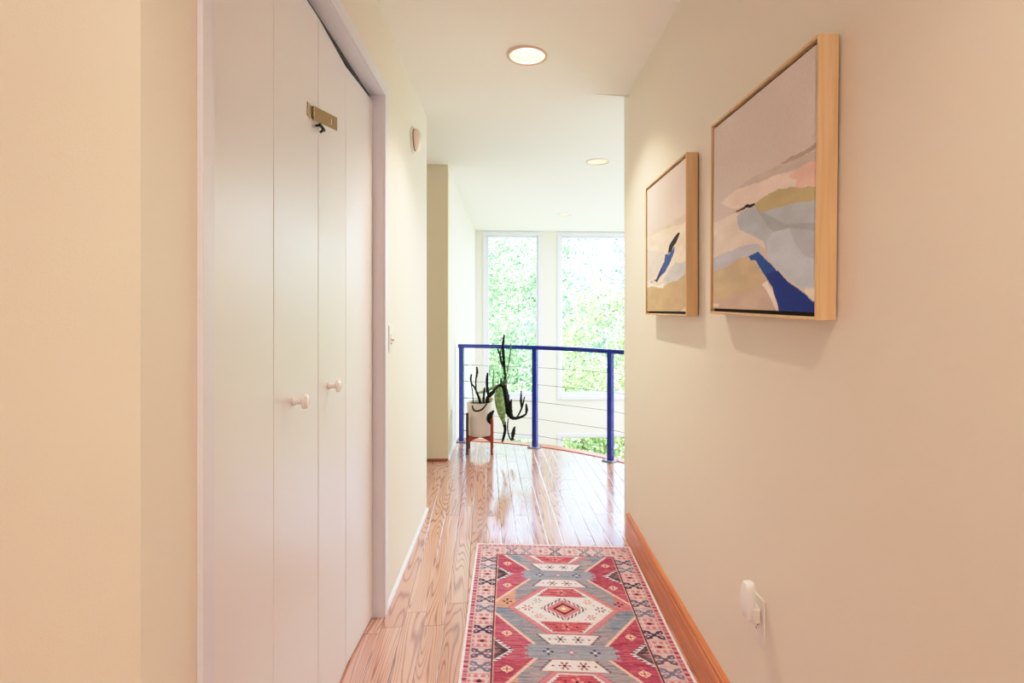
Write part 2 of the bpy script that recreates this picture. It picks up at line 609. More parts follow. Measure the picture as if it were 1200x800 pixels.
# tall room
bm = B(((XV - 0.12, YB + 0.12, LOW), (XV, YW, WTOP)))
struct('wall_far_left', bm, M['wall_void'], 'pale wall running from the passage to the tall windows')
bm = B(((XE, YR, LOW), (XE + 0.12, YW, WTOP)))
struct('wall_far_right', bm, M['wall_void'], 'pale right wall of the tall room')
bm = B(((XV - 0.12, 3.0, LOW), (XR + 0.2, 3.1, -0.36)))
struct('wall_lower', bm, M['wall_void'], 'pale lower wall beneath the balcony')
bm = B(((XV - 0.2, 3.0, LOW - 0.1), (XE + 0.1, YW + 0.15, LOW)))
struct('floor_lower', bm, M['lower_floor'], 'oak floor of the lower storey')

# window wall with openings (outer frame sizes)
WIN = [(-0.382, 0.516, -0.123, 2.452), (0.753, 2.20, -0.123, 2.452), (2.44, 3.34, -0.123, 2.452),
       (-0.382, 0.516, -2.30, -0.644), (0.753, 2.20, -2.30, -0.644), (2.44, 3.34, -2.30, -0.644)]
xs = sorted({XV - 0.12, XE + 0.12} | {w[0] for w in WIN} | {w[1] for w in WIN})
zs = sorted({LOW - 0.1, WTOP} | {w[2] for w in WIN} | {w[3] for w in WIN})
bm = bmesh.new()
for i in range(len(xs) - 1):
    for j in range(len(zs) - 1):
        cx, cz = (xs[i] + xs[i + 1]) / 2, (zs[j] + zs[j + 1]) / 2
        if any(w[0] < cx < w[1] and w[2] < cz < w[3] for w in WIN):
            continue
        box(bm, (xs[i], YW, zs[j]), (xs[i + 1], YW + 0.16, zs[j + 1]))
bmesh.ops.remove_doubles(bm, verts=bm.verts, dist=1e-5)
struct('wall_window', bm, M['wall_void'], 'pale wall holding the tall windows')


def window(i, x0, x1, z0, z1, label):
    w = empty('window_%d' % i, ((x0 + x1) / 2, YW, z0))
    tag(w, label, kind='structure')
    bm = bmesh.new()
    f1, f2 = 0.055, 0.03
    # casing proud of the wall, then the sash set back
    for a, b in (((x0, YW - 0.018, z0), (x0 + f1, YW + 0.10, z1)), ((x1 - f1, YW - 0.018, z0), (x1, YW + 0.10, z1)),
                 ((x0 + f1, YW - 0.018, z1 - f1), (x1 - f1, YW + 0.10, z1)), ((x0 + f1, YW - 0.03, z0), (x1 - f1, YW + 0.10, z0 + f1))):
        box(bm, a, b, 0.004, 1)
    link('window_frame', bm, M['trim'], w)
    bm = bmesh.new()
    a0, a1, b0, b1 = x0 + f1, x1 - f1, z0 + f1, z1 - f1
    for a, b in (((a0, YW + 0.05, b0), (a0 + f2, YW + 0.09, b1)), ((a1 - f2, YW + 0.05, b0), (a1, YW + 0.09, b1)),
                 ((a0 + f2, YW + 0.05, b1 - f2), (a1 - f2, YW + 0.09, b1)), ((a0 + f2, YW + 0.05, b0), (a1 - f2, YW + 0.09, b0 + f2 + 0.02))):
        box(bm, a, b, 0.004, 1)
    link('sash', bm, M['trim'], w)
    bm = bmesh.new()
    vs = [bm.verts.new(v) for v in ((a0 + f2, YW + 0.07, b0 + f2), (a1 - f2, YW + 0.07, b0 + f2), (a1 - f2, YW + 0.07, b1 - f2), (a0 + f2, YW + 0.07, b1 - f2))]
    bm.faces.new(vs)
    link('pane', bm, M['glass'], w)


labs = ['narrow tall white window left of the wide one, above the railing', 'wide tall white window above the railing',
        'narrow tall window beyond the hall wall', 'low window of the ground storey under the narrow window',
        'low window of the ground storey showing under the railing cables', 'low window of the ground storey beyond the hall wall']
for i, w in enumerate(WIN):
    window(i + 1, *w, labs[i])

# ------------------------------------------------------------------ ceiling with round holes for the recessed lights
CANS = [(0.09, 2.521, 'lit'), (0.729, 4.345, 'dim'), (0.718, 6.775, 'dim'), (0.08, 0.15, 'lit'), (0.08, -1.9, 'lit'), (2.9, 6.0, 'dim')]
HR = 0.086
YC0 = YR + 0.004                                 # line where the hall ceiling meets the flat ceiling


def pierced(rect, cans, zf):
    bm = bmesh.new()
    edges = []
    def loop(vs):
        for i in range(len(vs)):
            edges.append(bm.edges.new((vs[i], vs[(i + 1) % len(vs)])))
    loop([bm.verts.new((x, y, 0)) for x, y in rect])
    for x, y, _ in cans:
        loop([bm.verts.new((x + HR * math.cos(2 * PI * k / 32), y + HR * math.sin(2 * PI * k / 32), 0)) for k in range(32)])
    bmesh.ops.triangle_fill(bm, use_beauty=True, use_dissolve=False, edges=edges, normal=(0, 0, -1))
    for v in bm.verts:
        v.co.z = zf(v.co.x)
    return bm


hall_cans = [c for c in CANS if c[1] < YC0]
far_cans = [c for c in CANS if c[1] > YC0]
bm = pierced([(-3.1, -3.3), (1.6, -3.3), (1.6, YC0), (-3.1, YC0)], hall_cans, lambda x: hall_ceiling(max(-0.62, min(0.80, x))))
# closing step up to the flat ceiling
q = [bm.verts.new((x, YC0, z)) for x, z in ((-0.64, hall_ceiling(-0.62)), (XR + 0.14, hall_ceiling(XR + 0.14)), (XR + 0.14, WTOP), (-0.64, WTOP))]
bm.faces.new(q)
struct('ceiling', bm, M['ceiling'], 'off-white hall ceiling with a lit recessed light')
bm = pierced([(-3.1, YC0), (XE + 0.12, YC0), (XE + 0.12, YW + 0.1), (-3.1, YW + 0.1)], far_cans, lambda x: CEIL)
struct('ceiling_far', bm, M['ceiling'], 'flat off-white ceiling of the tall room with dim recessed lights')
R0 = WTOP
bm = B(((-3.4, -3.6, R0 + 0.05), (XE + 0.5, YW + 0.5, R0 + 0.15)), ((-3.4, -3.6, CEIL - 0.02), (-3.1, YW + 0.5, R0 + 0.1)),
       ((XE + 0.12, -3.6, CEIL - 0.02), (XE + 0.5, YW + 0.5, R0 + 0.1)), ((-3.4, -3.6, CEIL - 0.1), (XE + 0.5, -3.3, R0 + 0.1)),
       ((-3.4, YW + 0.14, CEIL + 0.05), (XE + 0.5, YW + 0.5, R0 + 0.1)), ((XR + 0.12, -3.6, LOW), (XE + 0.5, -3.3, CEIL)))
struct('roof', bm, M['exterior'], 'house roof above the ceiling')

CANLAB = ['lit recessed ceiling light with a glowing bulb over the hall runner', 'dim recessed ceiling light beside the end of the hall wall',
          'dim recessed ceiling light closest to the tall windows', 'lit recessed ceiling light above the viewpoint by the closet',
          'lit recessed ceiling light at the near end of the hall behind the viewpoint', 'dim recessed ceiling light far along the tall room']
for i, (x, y, kind) in enumerate(CANS):
    zc = hall_ceiling(x) if y < YC0 else CEIL
    t = empty('recessed_light', (x, y, zc))

    tag(t, CANLAB[i], 'ceiling light', 'recessed lights in the ceiling')
    T = parent_matrix(t)
    bm = bmesh.new()
    lathe(bm, [(0.098, 0.006), (0.097, -0.004), (0.090, -0.007), (0.083, -0.006), (0.080, 0.0), (0.080, 0.002)], 48, T)
    link('trim_ring', bm, M['ring'] if i == 0 else M['baffle'], t, smooth=True)
    if kind == 'lit':
        bm = bmesh.new()
        lathe(bm, [(0.080, 0.0), (0.079, 0.02), (0.077, 0.024), (0.077, 0.045), (0.074, 0.049), (0.073, 0.07), (0.070, 0.10), (0.0, 0.105)], 48, T)
        link('baffle', bm, M['baffle'], t, smooth=True, angle=30)
        bm = bmesh.new()
        lathe(bm, [(0.060, 0.085), (0.056, 0.076), (0.045, 0.070), (0.025, 0.067), (0.0, 0.066)], 32, T)
        link('bulb', bm, M['bulb'], t, smooth=True)
    else:
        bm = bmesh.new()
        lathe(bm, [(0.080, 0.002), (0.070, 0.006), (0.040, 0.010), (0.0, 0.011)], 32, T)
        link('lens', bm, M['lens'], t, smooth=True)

# ------------------------------------------------------------------ closet casing and folding doors
XC = XL + 0.010
bm = bmesh.new()
box(bm, (XL, 0.914, 0), (XC, D0 - 0.012, DH + 0.05), 0.003, 2)
box(bm, (XL, D0 - 0.0125, 0), (XC - 0.003, D0, DH + 0.01), 0.0025, 2)
box(bm, (XL, D1, 0), (XC, D1 + 0.05, DH + 0.05), 0.003, 2)
box(bm, (XL, D0 - 0.012, DH), (XC, D1 + 0.01, DH + 0.05), 0.003, 2)
struct('trim_4', bm, M['trim'], 'narrow white casing around the closet doors')
bm = B(((XL - 0.105, D0 - 0.02, 0), (XL + 0.002, D0 + 0.004, DH + 0.004)), ((XL - 0.105, D1 - 0.004, 0), (XL + 0.002, D1 + 0.012, DH + 0.004)),
       ((XL - 0.105, D0 + 0.004, DH - 0.004), (XL + 0.002, D1 - 0.004, DH + 0.012)))
struct('trim_5', bm, M['trim'], 'white jamb lining of the closet opening')

XD = -0.550                                       # face of the doors
PW = 0.315
TH = 0.03
YC = 1.597                                        # where the two door pairs meet
ZB, ZT = 0.012, 2.104


def panel_bm(pa, pb):
    """Flat slab between two plan points (x,y) on its hall side."""
    d = (pb - pa)
    L = d.length
    d.normalize()
    nrm = Vector((-d.y, d.x, 0)) if True else None
    # nrm points away from the hall (to -X) for d along +Y
    bm = bmesh.new()
    R = Matrix(((d.x, nrm.x, 0, pa.x), (d.y, nrm.y, 0, pa.y), (0, 0, 1, 0), (0, 0, 0, 1)))
    box(bm, (0.001, 0, ZB), (L - 0.001, TH, ZT), 0.0025, 2, R)
    return bm


def knob(parent, p):
    R = Matrix.Translation(p) @ Matrix.Rotation(PI / 2, 4, 'Y')
    bm = bmesh.new()
    lathe(bm, [(0.0, -0.001), (0.011, -0.001), (0.011, 0.004), (0.008, 0.008), (0.0075, 0.020), (0.010, 0.024), (0.0185, 0.027),
               (0.0195, 0.030), (0.0185, 0.034), (0.012, 0.0375), (0.0, 0.039)], 32, R)
    return link('knob', bm, M['knob'], parent, smooth=True, label=None) if False else link('knob', bm, M['knob'], parent, smooth=True)


ya = D0 + 0.006
YF = 1.299
yb = YC + 2 * PW
d1 = empty('door_1', (XD, ya, 0))
tag(d1, 'near pair of white folding closet door panels with the brass hasp', kind='structure')
pA = link('panel', panel_bm(Vector((XD, ya + 0.002, 0)), Vector((XD, YF, 0))), M['door'], d1)
pB = link('panel', panel_bm(Vector((XD, YF, 0)), Vector((XD, YC - 0.0015, 0))), M['door'], d1)
knob(pB, (XD, 1.413, 1.021))
d2 = empty('door_2', (XD, yb, 0))
tag(d2, 'far pair of white folding closet door panels, slightly bent at the fold', kind='structure')
REC = 0.015
pC = link('panel', panel_bm(Vector((XD, YC + 0.0015, 0)), Vector((XD - REC, YC + PW, 0))), M['door'], d2)
pD = link('panel', panel_bm(Vector((XD - REC, YC + PW, 0)), Vector((XD, yb - 0.001, 0))), M['door'], d2)
knob(pC, (XD - REC * 0.32, 1.698, 1.020))
# door track, near-black to stand in for the shade in the head gap
bm = B(((XD - 0.050, D0 + 0.005, ZT + 0.004), (XD - 0.012, D1 - 0.006, DH - 0.005)))
struct('trim_6', bm, simple('gap_shade_track', (0.010, 0.007, 0.005, 1), 0.5, 0.5, var=0.2, vscale=60), 'thin sliding track above the closet doors, blackened as shade of the gap')

# hasp on the second panel: hinge plate, barrel, strap standing slightly open over a staple
zh = 1.8065
hp = bmesh.new()
for k in range(3):
    za = zh - 0.0195 + k * 0.013
    lathe(hp, [(0, za + 0.0004), (0.005, za + 0.0004), (0.005, za + 0.0126), (0, za + 0.0126)], 16, Matrix.Translation((XD + 0.007, 1.545, 0)))
hasp = link('hasp', hp, M['brass'], pB, smooth=True, angle=40)
tag(hasp, 'aged brass hasp')
bm = B(((XD + 0.0003, 1.508, zh - 0.019), (XD + 0.0028, 1.543, zh + 0.019), 0.0008, 1))
link('hinge_plate', bm, M['brass'], hasp)
ang = math.radians(21)
R = Matrix.Translation((XD + 0.008, 1.547, zh)) @ Matrix.Rotation(-ang, 4, 'Z')
bm = bmesh.new()
# strap built from strips so that the slot stays open
L, w = 0.092, 0.0195
for a, b in (((0, 0, -w), (0.0022, 0.066, w)), ((0, 0.066, -w), (0.0022, 0.072, -0.009)), ((0, 0.066, 0.009), (0.0022, 0.072, w)), ((0, 0.072, -w), (0.0022, L, w))):
    box(bm, (a[0], a[1], a[2]), (b[0], b[1], b[2]), 0, 1, R)
bmesh.ops.remove_doubles(bm, verts=bm.verts, dist=1e-6)
link('strap', bm, M['brass'], hasp)
bm = bmesh.new()
tube(bm, catmull([(XD - 0.004, 1.575, zh - 0.024), (XD + 0.012, 1.577, zh - 0.024), (XD + 0.017, 1.583, zh - 0.027), (XD + 0.014, 1.589, zh - 0.034), (XD + 0.010, 1.584, zh - 0.040)], 5), 0.0035, 8)
tube(bm, catmull([(XD + 0.013, 1.571, zh - 0.0225), (XD + 0.013, 1.588, zh - 0.024), (XD + 0.014, 1.605, zh - 0.028)], 5), 0.0045, 8)
link('hook', bm, M['iron'], hasp, smooth=True)

# ------------------------------------------------------------------ base mouldings
bm = bmesh.new()


def moulding(bm, p0, p1, inward, prof):
    p0, p1 = Vector(p0), Vector(p1)
    rings = []
    for p in (p0, p1):
        rings.append([bm.verts.new(p + Vector(inward) * a + Vector((0, 0, b))) for a, b in prof])
    k = len(prof)
    for j in range(k):
        bm.faces.new((rings[0][j], rings[0][(j + 1) % k], rings[1][(j + 1) % k], rings[1][j]))
    bm.faces.new(rings[0][::-1])
    bm.faces.new(rings[1])


moulding(bm, (XR, -3.2, 0.0003), (XR, YR, 0.0003), (-1, 0, 0), [(0, 0), (0.017, 0), (0.017, 0.118), (0.013, 0.122), (0.013, 0.126), (0.016, 0.130), (0.0165, 0.140), (0.012, 0.147), (0.004, 0.149), (0, 0.149)])
struct('baseboard_right', bm, M['oak'], 'tall orange oak baseboard along the painting wall')
bm = bmesh.new()
moulding(bm, (XL, D1 + 0.05, 0.0003), (XL, YLE, 0.0003), (1, 0, 0), [(0, 0), (0.012, 0), (0.011, 0.008), (0.006, 0.016), (0, 0.018)])
struct('baseboard_left', bm, M['trim'], 'thin white base moulding between the closet and the passage')
bm = bmesh.new()
moulding(bm, (-2.9, YB, 0.0003), (XV, YB, 0.0003), (0, -1, 0), [(0, 0), (0.014, 0), (0.013, 0.010), (0.007, 0.018), (0, 0.020)])
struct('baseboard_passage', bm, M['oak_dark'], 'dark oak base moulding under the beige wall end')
bm = bmesh.new()
moulding(bm, (XV, YB, 0.0003), (XV, 5.24, 0.0003), (1, 0, 0), [(0, 0), (0.012, 0), (0.011, 0.012), (0.005, 0.024), (0, 0.026)])
struct('baseboard_balcony', bm, M['trim'], 'thin white base moulding beside the railing')

# ------------------------------------------------------------------ railing
rail = empty('railing', (P2.x, P2.y, 0))
tag(rail, 'curved blue metal railing with steel cables at the balcony edge', 'railing')
a_end = math.asin(max(-1, min(1, (YR2 + 0.05 - CC.y) / RR)))
step = A1 - A3
post_angles = [A1, math.atan2(P2.y - CC.y, P2.x - CC.x), A3, A3 - (step / 2) * 1.05, max(a_end + 0.015, A3 - step * 1.02)]
ZR = 0.930
for pi, a in enumerate(post_angles):
    p = arc_pt(a, RR)
    R = Matrix.Translation(p) @ Matrix.Rotation(a, 4, 'Z')
    bm = bmesh.new()
    box(bm, (-0.021, -0.022, 0.008), (0.021, 0.022, ZR - 0.03), 0.004, 2, R)
    post = link('post', bm, M['blue'], rail)
    bm = bmesh.new()
    box(bm, (-0.055, -0.055, 0.0005), (0.055, 0.055, 0.009), 0.002, 1, R)
    for sx in (-1, 1):
        for sy in (-1, 1):
            lathe(bm, [(0.009, 0.009), (0.009, 0.013), (0.0, 0.015)], 10, R @ Matrix.Translation((0.04 * sx, 0.04 * sy, 0)))
    link('base_plate', bm, M['plate_blue'], post)
bm = bmesh.new()
ra = [A1 + 0.012 + (post_angles[-1] - 0.012 - A1 - 0.012) * i / 48 for i in range(49)]
pr = [(-0.024, -0.036), (0.024, -0.036), (0.026, -0.032), (0.026, -0.006), (0.022, 0.0), (-0.022, 0.0), (-0.026, -0.006), (-0.026, -0.032)]
sweep(bm, [arc_pt(a, RR, ZR) for a in ra], pr, lambda i: Vector((math.cos(ra[i]), math.sin(ra[i]), 0)))
link('top_rail', bm, M['blue'], rail, smooth=True, angle=30)
for zc in (0.109, 0.263, 0.418, 0.575, 0.732):
    bm = bmesh.new()
    pts = []
    for s in range(len(post_angles) - 1):
        q0, q1 = arc_pt(post_angles[s], RR, zc), arc_pt(post_angles[s + 1], RR, zc)
        pts += [q0.lerp(q1, k / 6) for k in range(6)]
    pts.append(arc_pt(post_angles[-1], RR, zc))
    tube(bm, pts, 0.0028, 6)
    cb = link('cable', bm, M['steel'], rail, smooth=True)
    q0, q1 = arc_pt(post_angles[0], RR, zc), arc_pt(post_angles[1], RR, zc)
    d = (q1 - q0).normalized()
    for s0, s1, r in ((0.024, 0.075, 0.006), (0.105, 0.135, 0.005)):
        bm = bmesh.new()
        tube(bm, [q0 + d * (s0 + (s1 - s0) * k / 6) for k in range(7)], [0.0028, r * 0.7, r, r, r, r * 0.7, 0.0028], 8)
        link('tensioner', bm, M['steel'], cb, smooth=True)

# ------------------------------------------------------------------ plant stand, pot, cactus
SX, SY = -0.248, 4.790
st = empty('plant_stand', (SX, SY, 0))
tag(st, 'red-brown wooden four-legged plant stand holding the cream pot', 'plant stand')
for ix, sx in enumerate((-1, 1)):
    for sy in (-1, 1):
        bm = bmesh.new()
        x, y = SX + sx * 0.105, SY + sy * 0.108
        box(bm, (x - 0.011, y - 0.011, 0.0005), (x + 0.011, y + 0.011, 0.365), 0.004, 2)
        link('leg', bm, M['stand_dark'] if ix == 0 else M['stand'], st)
for k in (0, 1):
    bm = bmesh.new()
    a = math.atan2(0.108, 0.105) * (1 if k == 0 else -1)
    n = 12
    Lh = 0.145
    R = Matrix.Translation((SX, SY, 0)) @ Matrix.Rotation(a, 4, 'Z')
    rows = []
    for i in range(n + 1):
        s = -Lh + 2 * Lh * i / n
        q = abs(s) / Lh
        zt, zb = 0.150 + 0.022 * max(0.0, (q - 0.84) / 0.16), 0.128 - 0.022 * q * q + 0.002 * k
        rows.append([bm.verts.new(R @ Vector(c)) for c in ((s, -0.009, zb), (s, 0.009, zb), (s, 0.009, zt), (s, -0.009, zt))])
    for a_, b_ in zip(rows, rows[1:]):
        for j in range(4):
            bm.faces.new((a_[j], a_[(j + 1) % 4], b_[(j + 1) % 4], b_[j]))
    bm.faces.new(rows[0][::-1])
    bm.faces.new(rows[-1])
    link('brace', bm, M['stand'], st)

pl = empty('potted_cactus', (SX, SY, 0.151))
tag(pl, 'sprawling dark cactus with a drooping green pad in a cream pot', 'plant')
bm = bmesh.new()
lathe(bm, [(0.0, 0.152), (0.100, 0.152), (0.108, 0.158), (0.116, 0.30), (0.117, 0.437), (0.115, 0.442), (0.108, 0.441), (0.107, 0.42), (0.106, 0.40), (0.0, 0.40)], 48, Matrix.Translation((SX, SY, 0)))
link('pot', bm, M['pot'], pl, smooth=True, angle=50)
bm = bmesh.new()
lathe(bm, [(0.1055, 0.424), (0.07, 0.429), (0.03, 0.432), (0.0, 0.431)], 32, Matrix.Translation((SX, SY, 0)))
link('soil', bm, M['soil'], pl, smooth=True)


def stem(name, pts, radii, m='cactus', n=10, ribs=0, parent=pl):
    """pts: (px, py, depth) measured on the plant; radii in mm per point."""
    P = [at(*p) for p in pts]
    k = 6
    C = catmull(P, k)
    m_ = len(C)
    rr = []
    for i in range(m_):
        f = i / (m_ - 1) * (len(radii) - 1)
        j = min(int(f), len(radii) - 2)
        rr.append((radii[j] * (1 - f + j) + radii[j + 1] * (f - j)) / 1000 * 1.22 * (1 + 0.10 * math.sin(i * 2.3)))
    bm = bmesh.new()
    tube(bm, C, rr, n, ribs, 0.28 if ribs else 0)
    return link(name, bm, M[m], parent, smooth=True)


D = SY - 0.06
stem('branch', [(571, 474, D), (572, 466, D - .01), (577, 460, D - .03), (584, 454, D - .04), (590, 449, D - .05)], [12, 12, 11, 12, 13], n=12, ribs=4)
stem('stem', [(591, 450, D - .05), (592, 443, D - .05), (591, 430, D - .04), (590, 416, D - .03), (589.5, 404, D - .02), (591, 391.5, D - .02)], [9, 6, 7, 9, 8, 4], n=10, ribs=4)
stem('stem', [(592, 446, D - .05), (594.5, 434, D), (597, 420, D + .02), (598.5, 408, D + .02), (598.7, 401, D + .02)], [4, 4, 4.5, 5, 2], 'cactus_green', ribs=3)
stem('stem', [(590, 430, D - .04), (587.6, 425, D - .05), (586, 417, D - .05), (584, 411, D - .05), (583, 408.5, D - .05)], [5, 8, 7, 5, 5], ribs=3)
stem('stem', [(586, 417, D - .05), (586.8, 411, D - .05), (587.5, 406, D - .05)], [4, 4, 3])
stem('stem', [(587, 452, D - .05), (587, 447, D - .06), (587, 443, D - .06)], [6, 7, 5])
stem('stem', [(563, 474, D), (561, 466, D - .02), (556.5, 455, D - .04), (552.5, 449, D - .05), (551.5, 443, D - .05), (552.5, 438, D - .05)], [9, 8, 6, 5, 7, 5], ribs=3)
stem('stem', [(554.5, 474, D + .04), (554, 462, D + .02), (552.5, 451, D - .02), (551.8, 446, D - .04)], [4, 4, 4, 4])
stem('stem', [(557.8, 459, D - .03), (557.5, 446, D - .03), (559, 436, D - .03), (558.6, 429.5, D - .03)], [5, 5, 8, 5], ribs=3)
stem('stem', [(573, 465, D), (571, 455, D), (570.8, 444, D), (571.5, 436.5, D)], [8, 8, 8, 5], ribs=4)
stem('stem', [(578, 458, D + .03), (578, 445, D + .03), (578.6, 432, D + .03)], [4, 5, 3], 'cactus_green')
stem('stem', [(573.6, 440, D + .05), (573.5, 431, D + .05)], [3, 2.4], 'cactus_green')
stem('stem', [(583.5, 452, D + .03), (583.5, 437.5, D + .03)], [3, 2], 'cactus_green')
stem('stem', [(566, 477, D - .02), (566.6, 467, D - .04), (567.5, 454, D - .04)], [6, 8, 5], ribs=3)
stem('stem', [(570.5, 473, D - .08), (565.5, 479, D - .12), (559.5, 481.5, D - .13), (555, 480, D - .13), (553.3, 475, D - .12)], [5, 6, 6, 6, 4])
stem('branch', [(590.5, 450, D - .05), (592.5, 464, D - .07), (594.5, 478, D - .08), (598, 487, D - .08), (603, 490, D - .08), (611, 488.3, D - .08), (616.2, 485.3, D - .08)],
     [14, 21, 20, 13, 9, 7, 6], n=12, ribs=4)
stem('stem', [(616, 486, D - .08), (617, 480, D - .08), (616.4, 473, D - .08)], [5, 10, 5], ribs=3)
stem('stem', [(605.5, 489, D - .07), (609.5, 482, D - .06), (612.5, 474, D - .06), (614.6, 464.5, D - .06)], [5, 6, 6, 4], ribs=3)
stem('stem', [(611, 477, D - .06), (610.3, 469, D - .06), (610.8, 457.5, D - .06)], [7, 8, 4], ribs=3)
stem('stem', [(598, 488, D - .08), (597.6, 477, D - .08), (599.6, 467.5, D - .08)], [16, 13, 3], ribs=4)
stem('stem', [(595.5, 490, D - .08), (594.8, 500, D - .07), (596, 509, D - .07), (599, 515, D - .07), (602, 513.5, D - .07)], [4, 5, 5, 6, 3])
stem('stem', [(600, 515, D - .07), (601, 508, D - .07), (602.7, 501, D - .07), (604.3, 499.5, D - .07)], [6, 14, 7, 2], ribs=3)
stem('stem', [(579, 481, D - .12), (574.5, 487, D - .14), (573, 492, D - .14), (575, 496.5, D - .14)], [6, 17, 13, 5], ribs=3)
stem('stem', [(590.8, 494, D - .1), (592.2, 503, D - .1), (590.7, 511, D - .1), (588.6, 518, D - .1)], [12, 9, 9, 5], ribs=3)
# node where the branches meet
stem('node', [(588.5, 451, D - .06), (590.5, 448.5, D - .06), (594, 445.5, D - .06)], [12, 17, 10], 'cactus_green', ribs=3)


def pad(name, rows, depth, thick, m, bulge=0.0):
    """Flat succulent pad: rows of (px_left, px_right, py)."""
    bm = bmesh.new()
    rings = []
    nr = len(rows)
    for i, (xl, xr, y) in enumerate(rows):
        c = at((xl + xr) / 2, y, depth + bulge * math.sin(PI * i / (nr - 1)))
        w = (xr - xl) / 2 * depth / F
        ring = []
        for k in range(14):
            a = 2 * PI * k / 14
            ring.append(bm.verts.new(c + Vector((w * math.cos(a), thick * (0.35 + 0.65 * min(1, w / 0.03)) * math.sin(a), 0))))
        rings.append(ring)
    for a_, b_ in zip(rings, rings[1:]):
        for k in range(14):
            bm.faces.new((a_[k], a_[(k + 1) % 14], b_[(k + 1) % 14], b_[k]))
    bm.faces.new(rings[0][::-1])
    bm.faces.new(rings[-1])
    return link(name, bm, M[m], pl, smooth=True)


tag(pad('pad', [(584, 587.5, 453.5), (580.5, 588.8, 457), (579.2, 589.8, 463), (579.8, 590.8, 470), (581, 591.8, 477), (583, 592.3, 484), (585.8, 592.2, 490), (588.5, 591.8, 494.5), (590, 591.5, 497)],
        D - 0.12, 0.014, 'pad', -0.02), 'large drooping green pad')
bm = bmesh.new()
Pp = catmull([at(557, 461, D + .06), at(565, 459, D + .05), (at(576, 455, D + .03)), at(585, 449.5, D)], 6)
tube(bm, Pp, [0.004 + 0.011 * math.sin(PI * i / (len(Pp) - 1)) for i in range(len(Pp))], 10)
tag(link('pad', bm, M['pale_pad'], pl, smooth=True), 'pale green pad')
bm = bmesh.new()
c = at(575.3, 467.5, D - .06)
lathe(bm, [(0.0, -0.016), (0.010, -0.012), (0.016, 0.0), (0.017, 0.009), (0.008, 0.014), (0, 0.012)], 12, Matrix.Translation(c) @ Matrix.Rotation(0.5, 4, 'Y'))
link('bud', bm, M['flower'], pl, smooth=True)

# ------------------------------------------------------------------ rug
def hash2(i, j):
    return np.modf(np.abs(np.sin(i * 127.1 + j * 311.7) * 43758.5453))[0]


def vnoise(x, y):
    xi, yi = np.floor(x), np.floor(y)
    xf, yf = x - xi, y - yi
    xf = xf * xf * (3 - 2 * xf)
    yf = yf * yf * (3 - 2 * yf)
    a, b, c, d = hash2(xi, yi), hash2(xi + 1, yi), hash2(xi, yi + 1), hash2(xi + 1, yi + 1)
    return (a * (1 - xf) + b * xf) * (1 - yf) + (c * (1 - xf) + d * xf) * yf


def rgb(*c):
    return np.array(lin(c)[:3])


RW, RLEN = 0.798, 2.06                            # rug size
RX0, RYF = -0.167, 2.891                          # far left corner
NU, NV = 290, 745
u = np.linspace(0, RW, NU)[None, :].repeat(NV, 0)
w = np.linspace(0, RLEN, NV)[:, None].repeat(NU, 1)   # distance from the far end
col = np.zeros((NV, NU, 3))
crim, pink, cream = rgb(172, 66, 98), rgb(214, 120, 132), rgb(222, 217, 226)
navy, grey, blue, orange = rgb(62, 48, 78), rgb(150, 150, 162), rgb(122, 144, 168), rgb(216, 158, 124)
rose, maroon, plum = rgb(222, 170, 168), rgb(120, 24, 46), rgb(150, 84, 120)


def put(mask, c, a=1.0):
    f = (mask.astype(float) * a)[..., None]
    col[:] = col * (1 - f) + c * f


# field
per, c0 = 0.571, 0.610
vp = np.mod(w - c0 + per / 2, per) - per / 2      # + towards the viewer
cell = np.floor((w - c0 + per / 2) / per)
uc = u - RW / 2
au, av = np.abs(uc), np.abs(vp)
streak = vnoise(u * 14, w * 260)
streak2 = vnoise(u * 30 + 9, w * 420)
patch = vnoise(u * 5 + 3, w * 6)
col[:] = crim
put(patch > 0.52, rgb(190, 98, 126), 0.7)
put(streak > 0.66, rgb(148, 40, 72), 0.7)
put(streak2 > 0.74, rgb(226, 130, 140), 0.5)


def serr(t, p=0.014):
    return np.mod(t, p) / p


# wide diagonal band round the medallion (u' = .366 - .932 v')
outer = 0.313 - 0.765 * av
band = (au < outer) & (av < 0.246)
put((au < outer + 0.014) & (av < 0.246), rgb(228, 190, 180))
put(band, grey)
put(band & (patch > 0.45), rgb(140, 148, 164))
put(band & (vp > 0) & (au > 0.17), blue)
put(band & (vp <= 0) & (au > 0.20) & (uc < 0), orange)
put(band & (vp <= 0) & (au > 0.22) & (uc > 0), rgb(206, 110, 122))
put(band & (streak > 0.68), rgb(96, 104, 140), 0.6)
put(band & (streak2 > 0.66), rgb(196, 160, 162), 0.55)
# pink strip between band and medallion
hexo = 0.205 - 0.86 * av
put((au < hexo + 0.024) & (av < 0.175), rgb(200, 128, 142))
put((au < hexo + 0.029) & (au > hexo + 0.024) & (av < 0.19), rgb(196, 92, 104))
# cream medallion
hexm = (au < hexo) & (av < 0.168)
put(hexm, cream)
# crimson trapezoids at its two ends
tz = (av > 0.096) & (av < 0.163) & (au < 0.170 - 0.72 * av)
put((av > 0.094) & (av < 0.166) & (au < 0.176 - 0.72 * av) & (serr(av, 0.013) < 0.55), navy, 0.85)
put(tz, rgb(190, 82, 104))
put(tz & (streak > 0.6), rgb(170, 40, 66), 0.6)
put(tz & (streak2 > 0.7), rgb(228, 150, 150), 0.6)
